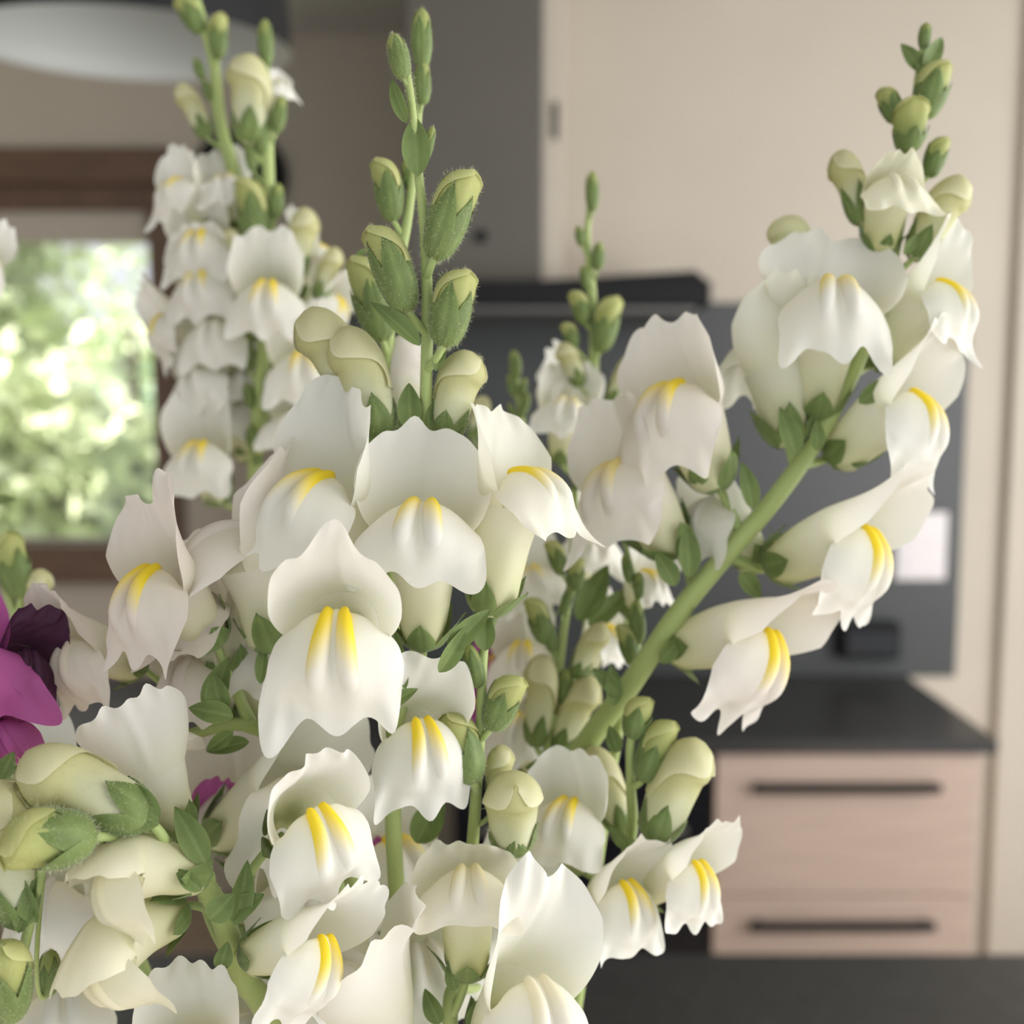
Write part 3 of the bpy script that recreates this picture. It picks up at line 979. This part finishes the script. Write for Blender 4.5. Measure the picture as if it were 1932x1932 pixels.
A.bud('h', 838, 830, 872, 680, .236, 1.05)
A.bud('g', 762, 150, 742, 62, .2285, .8)
A.bud('g', 800, 305, 817, 238, .231, .55)
A.leaf(788, 332, 781, 210, .227, .92, (.05, 0, 1))
A.leaf(768, 232, 732, 142, .228, .62, (-.3, 0, 1))
A.leaf(792, 652, 702, 560, .227, .62, (.2, .3, 1))
A.leaf(822, 700, 838, 640, .230, .8)
A.leaf(775, 812, 770, 720, .233, 1.05)
A.leaf(742, 845, 672, 800, .232, 1.15, (0, .3, 1))
A.leaf(822, 825, 826, 735, .234, .85)
A.leaf(850, 838, 872, 785, .234, 1.0)
A.leaf(828, 1268, 888, 1182, .222, .75, (.3, -.2, 1))
A.leaf(845, 1225, 925, 1150, .223, .8, (.3, .3, 1))
A.leaf(720, 1335, 786, 1298, .217, .85, (.1, .4, 1))
A.leaf(765, 1300, 738, 1180, .229, .5)

X = Spike('snapdragon_stem', 'white snapdragon with pink tinged browning petals beside the magenta flower',
          [(660, 1640, .258), (540, 1420, .254), (470, 1370, .248), (410, 1372, .244), (355, 1388, .243)], 15, 12)
X.flower(440, 1010, .236, (-.20, .93, .1), (-.80, -.25, .25), 1.05, seed=71, white=PINKW, ul=215, side=0, yellow=0)
X.flower(272, 1098, .224, (-.42, .70, .55), (-.45, -.55, .68), .93, seed=72, white=AGED, wr=4, la=1.0, ra=1.3, side=55, ll=.8, ridge=1.1, ul=190)
X.flower(128, 1232, .238, (-.55, .35, .6), (-.3, -.7, .6), .72, seed=73, white=AGED, wr=9, yellow=.1)
X.flower(360, 1130, .240, (-.3, .85, .2), (-.3, -.4, .8), .8, seed=74, white=AGED, yellow=0)
X.flower(345, 1262, .243, (-.38, .72, .45), (-.3, -.5, .8), .72, seed=75, white=AGED, yellow=0)
X.flower(452, 1205, .252, (-.15, .92, .2), (-.2, -.3, .9), .85, seed=76, white=PINKW, yellow=0)
X.flower(440, 1500, .256, (-.1, .9, .2), (.2, -.3, .9), .8, seed=77, white=AGED, yellow=0)
X.leaf(395, 1345, 425, 1240, .233, 1.0, (-.2, 0, 1))
X.leaf(420, 1350, 398, 1272, .230, 1.25)
X.leaf(440, 1352, 352, 1332, .228, 1.0, (0, .4, 1))
X.leaf(440, 1380, 385, 1420, .236, .9)
X.leaf(470, 1400, 385, 1415, .240, .8, (0, .5, 1))
X.leaf(492, 1290, 497, 1205, .236, .6)

B = Spike('snapdragon_stem', 'slightly blurred green bud spike close behind the sharply focused hairy buds',
          [(740, 1100, .275), (738, 800, .268), (732, 650, .264), (748, 520, .263), (768, 420, .263), (784, 290, .263), (792, 180, .263), (796, 100, .263)], 15, 5)
B.bud('g', 796, 130, 795, 14, .262, .62)
B.bud('g', 797, 198, 797, 112, .262, .7)
B.bud('m', 742, 418, 722, 298, .262, .78)
B.bud('g', 778, 365, 765, 300, .264, .7)
B.bud('m', 722, 645, 682, 482, .262, .75)
B.bud('h', 690, 785, 606, 606, .240, .95, tilt=.1)
B.bud('h', 775, 830, 755, 655, .268, .85, head=PINKW)
B.leaf(690, 470, 665, 500, .262, .8)

C = Spike('snapdragon_stem', 'white snapdragon bending low to the left with lime buds and half-open hooded flowers',
          [(540, 2050, .245), (452, 1830, .226), (410, 1710, .216), (345, 1625, .212), (255, 1580, .209), (130, 1590, .205), (20, 1625, .203)], 26, 12)
C.bud('h', 285, 1550, 75, 1440, .206, 1.0, v=(-.1, -.45, .9), tilt=.0)
C.bud('m', 180, 1578, 45, 1555, .201, 1.12, v=(-.3, -.4, .9), tilt=.65)
C.bud('h', 40, 1750, -6, 1505, .203, .8)
C.bud('m', 20, 1925, 30, 1752, .200, .85, v=(.2, -.3, 1), tilt=.3)
C.bud('g', 90, 1880, 95, 1790, .215, .8)
C.flower(205, 1660, .203, (-.85, .22, .48), (-.2, -.80, .5), .85, seed=80, **HOOD)
C.flower(180, 1830, .203, (-.62, -.20, .72), (-.25, -.8, .5), .9, seed=81, **HOOD)
C.flower(350, 1990, .208, (-.05, .85, .5), (-.1, -.5, .85), .9, seed=82)
C.flower(268, 1400, .226, (-.32, .93, .15), (-.35, .05, -.9), .86, seed=83, yellow=0)
C.flower(608, 1556, .209, (.46, .44, .76), (.55, -.52, .5), .93, seed=84, ul=150, ll=.8, la=.9)
C.flower(575, 1500, .240, (.72, .50, .25), (.25, -.75, .55), 1.05, seed=85, yellow=.2)
C.flower(612, 1800, .210, (.86, .30, .40), (.25, -.85, .45), .86, seed=86, ll=.8)
C.flower(655, 1830, .228, (-.15, .9, .3), (-.75, -.1, -.35), 1.15, seed=87, yellow=0)
C.flower(560, 1680, .238, (.5, .7, .3), (.4, -.5, .7), .8, seed=88, yellow=0)
C.leaf(388, 1630, 332, 1522, .209, .9, (.5, 0, .9))
C.leaf(250, 1590, 178, 1560, .206, 1.2, (0, .4, 1))
C.leaf(395, 1735, 440, 1690, .209, 1.7, (.2, .1, 1))
C.leaf(445, 1745, 470, 1630, .212, .8, (.4, 0, 1))
C.leaf(425, 1725, 495, 1690, .212, 1.2, (.3, .3, 1))
C.leaf(300, 1545, 245, 1480, .204, 1.1, (-.1, .1, 1))
C.leaf(300, 1555, 200, 1512, .204, 1.1, (-.1, .3, 1))
C.leaf(415, 1830, 430, 1780, .212, 1.4, (.3, 0, 1))
C.leaf(380, 1680, 330, 1640, .205, 1.0, (0, .4, 1))
C.leaf(70, 1740, 15, 1640, .2, .8)
C.leaf(35, 1760, 62, 1660, .2, .7)

D = Spike('snapdragon_stem', 'slim snapdragon stem with round green buds above an open pale throat flower',
          [(850, 2000, .246), (872, 1850, .248), (885, 1680, .254), (894, 1560, .246), (906, 1380, .238), (912, 1240, .238), (926, 1130, .239)], 16, 7)
D.bud('g', 920, 1190, 937, 1128, .239, .7)
D.leaf(915, 1228, 912, 1150, .236, 1.1)
D.bud('g', 905, 1298, 882, 1212, .237, .75)
D.bud('m', 925, 1378, 972, 1272, .236, .98)
D.bud('m', 893, 1478, 850, 1342, .236, .92, v=(-.5, -.2, .9))
D.bud('h', 968, 1612, 966, 1462, .241, 1.22, v=(.15, -.3, .95), tilt=.25)
D.bud('h', 940, 1520, 940, 1418, .244, .95)
D.flower(884, 1655, .232, (.02, .98, .12), (.05, -.12, .97), .86, seed=90, th0=-40, bend=10, ul=150, tl=190, R1=150, side=60, ll=.25, mid=.3, white=np.array([.84, .81, .70]), base=np.array([.76, .76, .42]), yellow=.35, lw=.95)
D.flower(1020, 1885, .226, (.42, .75, .50), (.35, -.7, .65), 1.08, seed=91, ul=240, la=1.15, yellow=.2, side=45)
D.flower(800, 1800, .266, (-.1, .92, .25), (.25, -.3, .9), .85, seed=92, yellow=0, ll=.8)
D.flower(985, 1690, .268, (.2, .9, .25), (.3, -.3, .88), .75, seed=93, yellow=.1)
D.leaf(858, 1870, 848, 1810, .233, 1.0)
D.leaf(830, 1932, 800, 1870, .236, 1.1)
D.leaf(885, 1940, 915, 1880, .236, 1.0)
D.leaf(815, 1580, 822, 1480, .25, .6)
D.leaf(785, 1590, 835, 1500, .255, 1.2)

E = Spike('snapdragon_stem', 'small snapdragon spike in front of the oak drawers with lime buds and pale flowers',
          [(1040, 1960, .292), (1130, 1780, .288), (1188, 1590, .276), (1190, 1480, .270), (1190, 1400, .266), (1205, 1340, .266)], 14, 7)
E.bud('m', 1192, 1395, 1212, 1312, .266, 1.1)
E.bud('m', 1212, 1475, 1258, 1355, .265, .85)
E.bud('h', 1232, 1590, 1298, 1412, .264, .98)
E.bud('h', 1176, 1575, 1128, 1425, .284, .85)
E.flower(1068, 1525, .262, (-.14, .92, .34), (-.40, -.30, .85), .70, seed=100, ul=200, th0=-14, bend=30, phi1=88)
E.flower(1190, 1688, .260, (.48, .68, .52), (.40, -.66, .62), .72, seed=101, side=30, th0=-18, bend=25, ul=225, phi1=86)
E.flower(1322, 1650, .262, (.62, .52, .56), (.45, -.62, .60), .68, seed=102, ll=.5, th0=-12, bend=25, ul=215, phi1=82, tl=180)
E.leaf(1200, 1600, 1255, 1560, .265, 1.0)
E.leaf(1185, 1600, 1150, 1560, .266, 1.0)
E.leaf(1205, 1560, 1235, 1500, .266, .7)
E.leaf(1165, 1420, 1150, 1370, .272, 1.2)

F = Spike('snapdragon_stem', 'tall white snapdragon leaning right across the beige wall, thick green stem showing',
          [(1000, 1620, .305), (1090, 1430, .292), (1190, 1290, .284), (1300, 1130, .280), (1450, 955, .283), (1540, 830, .285), (1610, 700, .286), (1665, 560, .287), (1700, 400, .288), (1722, 250, .289), (1735, 140, .289), (1746, 70, .289)], 25, 7)
F.bud('g', 1742, 92, 1748, 42, .288, .85)
F.leaf(1738, 135, 1702, 78, .288, .9, (-.2, 0, 1))
F.leaf(1742, 130, 1785, 65, .287, .9, (.2, 0, 1))
F.leaf(1732, 140, 1748, 95, .287, .8)
F.bud('m', 1740, 225, 1772, 115, .286, .95, sl=112)
F.bud('m', 1692, 232, 1668, 165, .288, .98, sl=112)
F.bud('m', 1712, 290, 1712, 192, .284, 1.05, v=(.05, -.3, .95), tilt=.3, sl=70)
F.bud('m', 1752, 335, 1778, 258, .288, .85)
F.bud('h', 1628, 425, 1592, 300, .287, .85, sl=120)
F.bud('h', 1722, 490, 1798, 350, .284, .85)
F.flower(1690, 345, .278, (.08, .93, .36), (.12, -.3, .93), .62, seed=110, th0=-35, bend=-10, ul=190, R1=105, phi1=88, flat=.8, side=0, ll=.35, yellow=0, white=np.array([.84, .82, .66]), base=np.array([.72, .72, .36]), notch=.02)
F.bud('h', 1510, 520, 1490, 420, .292, 1.5, head=(.72, .71, .45))
F.flower(1575, 545, .274, (.06, .94, .33), (-.12, -.32, .93), 1.0, seed=111, R1=172, phi1=66, side=62, ul=165, rip=6, ll=.95, lw=.86, bend=30, th0=-2, yellow=.9, tl=200)
F.flower(1790, 552, .282, (.55, .72, .40), (.62, -.42, .65), .78, seed=112, tl=190, ul=210, th0=-10, bend=35, white=np.array([.83, .82, .74]), ll=.55)
F.flower(1738, 768, .276, (.66, .56, .48), (.50, -.60, .60), .90, seed=113, tl=165, ul=215, th0=-10, bend=35, side=35, phi1=78)
F.flower(1642, 1030, .272, (.74, .32, .58), (.42, -.72, .52), .95, seed=114, tl=165, ul=215, th0=-10, bend=35, side=15, ll=.7, R1=140, phi1=76)
F.flower(1452, 1226, .268, (.76, .16, .60), (.30, -.80, .50), .98, seed=115, tl=165, ul=215, th0=-10, bend=32, side=20, white=PINKW, R1=140, ll=.8, phi1=76)
F.flower(1262, 745, .272, (-.42, .85, .3), (-.66, -.25, .70), .98, seed=116, ul=195, th0=-22, side=15, white=PINKW, ll=.85)
F.flower(1155, 895, .276, (-.55, .76, .25), (-.60, -.4, .68), .95, seed=117, ul=190, th0=-18, white=PINKW, yellow=.6)
F.flower(1440, 660, .292, (-.12, .97, -.1), (-.55, .1, -.8), .85, seed=118, white=np.array([.83, .82, .72]), yellow=0)
F.flower(1330, 960, .290, (-.55, .7, .1), (-.5, -.5, .3), .72, seed=119, yellow=0)
for q in ((1275, 1105, 1240, 1040, 1.2), (1300, 1090, 1300, 985, .9), (1420, 960, 1405, 870, .9),
          (1395, 1080, 1440, 1130, 1.2), (1500, 860, 1478, 765, 1.0), (1540, 850, 1545, 790, 1.1), (1620, 760, 1690, 712, .9),
          (1245, 1250, 1285, 1205, 1.2), (1170, 1310, 1120, 1260, 1.0), (1160, 1330, 1155, 1255, 1.0),
          (1100, 1440, 990, 1450, 1.0), (1705, 480, 1735, 440, .9)):
    F.leaf(q[0], q[1], q[2], q[3], .276, q[4] * .95, (.15, .15, 1))

G = Spike('snapdragon_stem', 'blurred snapdragon spike standing before the black hood, small green buds on top',
          [(1120, 1100, .362), (1130, 900, .36), (1122, 720, .36), (1118, 560, .36), (1108, 450, .36), (1118, 350, .36)], 13, 5)
for q in (('g', 1118, 400, 1117, 322, .6), ('g', 1098, 465, 1090, 425, .8), ('g', 1128, 510, 1130, 455, .8), ('g', 1108, 545, 1100, 500, .8),
          ('m', 1105, 612, 1085, 548, .9), ('m', 1130, 665, 1155, 558, .8), ('m', 1085, 655, 1068, 608, 1.0), ('h', 1095, 730, 1068, 655, .95), ('h', 1150, 770, 1198, 672, .8)):
    G.bud(q[0], q[1], q[2], q[3], q[4], .358, q[5])
G.flower(1072, 762, .352, (.12, .94, .3), (-.15, -.25, .95), .54, seed=120, base=np.array([.74, .74, .40]), yellow=.6)
G.flower(1040, 720, .366, (-.6, .7, 0), (-.7, -.3, .4), .42, seed=121)

Hs = Spike('snapdragon_stem', 'small blurred green tip of a snapdragon between the hood and the white flowers',
           [(1010, 1100, .385), (990, 860, .38), (980, 760, .38), (972, 690, .38)], 9, 5)
for q in ((974, 715, 970, 660, .8), (968, 745, 962, 705, .8), (985, 750, 990, 712, .7), (982, 790, 998, 740, .6), (975, 800, 960, 760, .6)):
    Hs.bud('g', q[0], q[1], q[2], q[3], .378, q[4])
Hs.bud('h', 890, 830, 915, 758, .375, .9)

J = Spike('snapdragon_stem', 'blurred snapdragon behind the slanting stem with round green buds and pale flowers',
          [(1030, 1480, .305), (1045, 1350, .305), (1062, 1200, .305), (1078, 1080, .305), (1086, 900, .305)], 12, 6)
for q in (('g', 1088, 925, 1080, 870, .6), ('g', 1085, 1015, 1074, 975, .8), ('m', 1062, 1085, 1040, 1018, .85), ('m', 1085, 1115, 1088, 1052, .9),
          ('g', 1045, 1230, 1025, 1160, .7), ('m', 1030, 1215, 1005, 1125, .8), ('h', 1082, 1280, 1130, 1185, .8), ('g', 1062, 1330, 1070, 1260, .8),
          ('h', 1010, 1410, 1030, 1255, .8), ('h', 1050, 1420, 1105, 1290, .85), ('g', 1060, 1160, 1080, 1100, .6)):
    J.bud(q[0], q[1], q[2], q[3], q[4], .303, q[5])
J.flower(985, 1225, .325, (-.15, .85, .4), (-.1, -.5, .85), .58, seed=130)
J.flower(1000, 1080, .335, (-.2, .9, .3), (.1, -.4, .9), .55, seed=131)
J.flower(1120, 1010, .335, (.2, .8, .4), (.2, -.5, .8), .52, seed=132)
J.flower(1150, 1190, .325, (.4, .8, .2), (.6, -.4, .6), .45, seed=133)
J.flower(985, 1360, .320, (0, .9, .3), (-.2, -.4, .85), .6, seed=134)
J.flower(1060, 1420, .318, (.1, .8, .4), (.2, -.4, .85), .55, seed=135, yellow=.1)
J.leaf(1090, 1170, 1150, 1065, .31, .9)
J.leaf(1110, 1180, 1190, 1110, .31, .8)

K = Spike('snapdragon_stem', 'thin blurred green bud stem crossing behind the thick slanting stem',
          [(1160, 1420, .295), (1190, 1300, .294), (1205, 1190, .294), (1200, 1110, .294), (1178, 1020, .294)], 10, 4)
for q in (('g', 1188, 1100, 1178, 1045, .65), ('g', 1206, 1130, 1204, 1078, .75), ('g', 1205, 1215, 1198, 1130, .7), ('m', 1195, 1255, 1175, 1175, .75), ('g', 1185, 1290, 1220, 1230, .7)):
    K.bud(q[0], q[1], q[2], q[3], q[4], .293, q[5])
K.flower(1225, 1085, .310, (.3, .8, .2), (.5, -.3, .6), .42, seed=140)

I1 = Spike('snapdragon_stem', 'blurred snapdragon beside the window, column of white flowers left of its stem',
           [(660, 1450, .40), (560, 950, .398), (520, 700, .39), (490, 490, .39), (440, 320, .39), (415, 230, .39), (402, 110, .39), (368, 0, .39)], 17, 10)
for q in (('m', 380, 62, 340, -5, .9), ('m', 412, 112, 412, 25, .7), ('g', 382, 150, 368, 108, .8), ('g', 395, 190, 384, 145, .6), ('h', 392, 262, 350, 170, .8)):
    I1.bud(q[0], q[1], q[2], q[3], q[4], .388, q[5])
W2 = WHITE
I1.flower(330, 350, .382, (-.42, .82, .35), (-.45, -.5, .75), .5, seed=150, ra=.75, white=W2)
I1.flower(425, 340, .385, (-.15, .92, .3), (.15, -.4, .9), .46, seed=151, white=W2)
I1.flower(372, 448, .378, (-.15, .75, .62), (-.1, -.65, .75), .56, seed=152, white=W2)
I1.flower(376, 522, .376, (-.2, .72, .62), (-.1, -.65, .75), .56, seed=153, white=W2)
I1.flower(300, 612, .384, (-.82, .38, .3), (-.45, -.7, .5), .5, seed=154, white=W2)
I1.flower(400, 615, .376, (-.1, .75, .6), (0, -.6, .8), .56, seed=155, white=W2, yellow=.1)
I1.flower(372, 700, .380, (-.35, .75, .5), (-.2, -.6, .75), .56, seed=156, yellow=.1)
I1.flower(372, 848, .370, (-.12, .80, .55), (-.12, -.55, .82), .60, seed=157, la=1.15, white=W2)
I1.flower(430, 760, .392, (-.2, .85, .3), (-.2, -.4, .8), .55, seed=158, yellow=0)

I2 = Spike('snapdragon_stem', 'blurred snapdragon left of the chimney, lime buds above yellow-spotted white flowers',
           [(640, 1450, .39), (520, 1050, .386), (482, 900, .382), (498, 640, .38), (507, 450, .38), (505, 280, .38), (500, 170, .38), (501, 90, .38)], 17, 9)
for q in (('g', 503, 125, 499, 35, .6), ('g', 497, 195, 490, 108, .65), ('g', 522, 250, 532, 180, .7), ('g', 496, 290, 489, 218, .7), ('g', 478, 325, 468, 268, .7),
          ('m', 488, 475, 468, 335, .75), ('g', 520, 412, 524, 345, .75), ('h', 555, 530, 572, 408, .85), ('h', 600, 570, 628, 478, .8), ('h', 460, 510, 440, 440, 1.0),
          ('h', 470, 275, 478, 125, 1.0), ('g', 470, 700, 462, 610, .5), ('g', 475, 770, 465, 720, .8), ('g', 508, 780, 512, 695, .5), ('g', 480, 850, 475, 800, 1.0), ('m', 485, 880, 488, 845, 1.0)):
    I2.bud(q[0], q[1], q[2], q[3], q[4], .378, q[5])
I2.flower(503, 545, .366, (.02, .70, .72), (0, -.7, .7), .62, seed=160, base=np.array([.75, .74, .45]))
I2.flower(572, 678, .368, (.08, .74, .66), (.1, -.65, .75), .60, seed=161)
I2.flower(555, 790, .372, (.1, .8, .5), (-.2, -.4, .85), .5, seed=162, yellow=.1)
I2.flower(640, 575, .382, (.85, .3, .2), (.5, -.7, .4), .44, seed=163)
I2.flower(590, 470, .392, (.2, .9, 0), (.7, 0, -.4), .46, seed=164)
I2.flower(525, 160, .392, (.15, .9, .1), (.5, 0, .5), .30, seed=165)
I2.flower(470, 700, .388, (-.1, .85, .3), (.2, -.4, .9), .5, seed=166, yellow=.1)

MAG = np.array([.52, .13, .38]); MAGB = np.array([.42, .10, .29])
L = Spike('snapdragon_stem', 'magenta snapdragon with a dark wilted petal at the rim of the bouquet',
          [(-20, 1950, .235), (-30, 1700, .236), (-20, 1520, .236), (-45, 1330, .238)], 16, 10)
L.flower(-80, 1240, .222, (.12, .80, .6), (.66, -.4, .65), .95, seed=170, white=MAG, base=MAGB, yellow=.3, ll=.75, lra=1.2)
L.flower(55, 1245, .232, (.55, .5, .4), (.4, -.6, .6), .55, seed=171, white=np.array([.085, .03, .065]), base=np.array([.07, .03, .05]), yellow=0, wr=22, label='dark purple wilted flower')
L.flower(-8, 1385, .226, (.3, .3, .8), (.5, -.8, .3), .6, seed=172, white=MAG, base=MAGB, yellow=0)
L.leaf(-5, 1520, 45, 1440, .22, 1.2)
L.leaf(-10, 1500, 20, 1420, .22, 1.2)

Mx = Spike('snapdragon_stem', 'blurred snapdragon spike rising at the left of the window sill, lime buds',
           [(-60, 1990, .32), (40, 1500, .32), (50, 1250, .32), (5, 1080, .32), (-25, 900, .32), (-30, 500, .33)], 11, 6)
Mx.bud('m', 40, 1130, 8, 1005, .318, .8)
Mx.bud('h', 62, 1180, 72, 1085, .32, .95)
Mx.leaf(-20, 950, 28, 938, .32, .9, (0, .5, 1))
Mx.flower(-25, 480, .345, (.65, .6, .2), (.5, -.6, .6), .42, seed=180, white=W2)

N = Spike('snapdragon_stem', 'magenta snapdragon almost hidden in the middle of the white flowers',
          [(720, 1950, .30), (730, 1750, .29), (800, 1500, .30), (910, 1330, .33), (930, 1240, .335)], 12, 8)
N.flower(722, 1655, .275, (.2, .8, .4), (.2, -.5, .8), .42, seed=190, white=MAG, base=MAGB)
N.flower(905, 1330, .325, (-.1, .9, .3), (-.2, -.4, .9), .4, seed=191, white=MAG, base=MAGB)
N.flower(935, 1245, .335, (.1, .9, .3), (.1, -.4, .9), .36, seed=192, white=MAG, base=MAGB)
N.flower(400, 1545, .252, (.1, .8, .4), (-.1, -.5, .8), .4, seed=193, white=MAG, base=MAGB, yellow=0, ped=False)

# white flowers low behind the front stems
Q = Spike('snapdragon_stem', 'white snapdragon low behind the lime buds, mostly covered by nearer flowers',
          [(330, 2050, .27), (260, 1800, .268), (160, 1600, .266), (60, 1440, .266)], 14, 8)
Q.flower(60, 1470, .252, (-.2, .85, .3), (.2, -.4, .85), .8, seed=200, yellow=0)
Q.flower(80, 1690, .246, (-.3, .75, .5), (-.1, -.5, .85), .85, seed=201, yellow=0)
Q.flower(120, 1880, .252, (.1, .85, .3), (.3, -.4, .85), .8, seed=202, yellow=0)
Q.flower(480, 1940, .240, (.2, .9, .3), (-.5, -.3, .8), .8, seed=203, yellow=0)
Q.leaf(150, 1780, 60, 1720, .25, 1.0); Q.leaf(420, 1900, 470, 1820, .25, 1.2); Q.leaf(120, 1800, 140, 1700, .255, 1.0)

# ------------------------------------------------------------------ fine hairs on the buds in focus
for sp, n in ((A, 420), (C, 420), (D, 220), (B, 160)):
    for o in [c for c in sp.empty.children if c.name.split('.')[0] == 'bud']:
        add_hairs(o, int(n * 3), 10.5, .32, n)

for sp, n in ((A, 3500), (C, 2500)):
    me = sp.stem.data
    a = np.empty(len(me.vertices) * 3); me.vertices.foreach_get('co', a)
    q = np.empty(len(me.vertices) * 3); me.vertex_normals.foreach_get('vector', q)
    a, q = a.reshape(-1, 3), q.reshape(-1, 3)
    k = (a[:, 2] + sp.path[0][2]) > 1.60
    k[-2:] = False
    seg = np.where(k)[0]
    base = a[seg] + (np.random.default_rng(3).uniform(-1, 1, (len(seg), 1)) * (np.roll(a[seg], -12, 0) - a[seg]) * (np.arange(len(seg)) < len(seg) - 12)[:, None])
    V, F_ = hairs_geo(base, q[seg], n, 8 * U, .3 * U, 5)
    hh = mesh_obj('hairs', V, F_, M_HAIR, sp.stem, np.tile(np.array([.68, .70, .46]), (len(V), 1)), smooth=False)
    hh['kind'] = 'stuff'
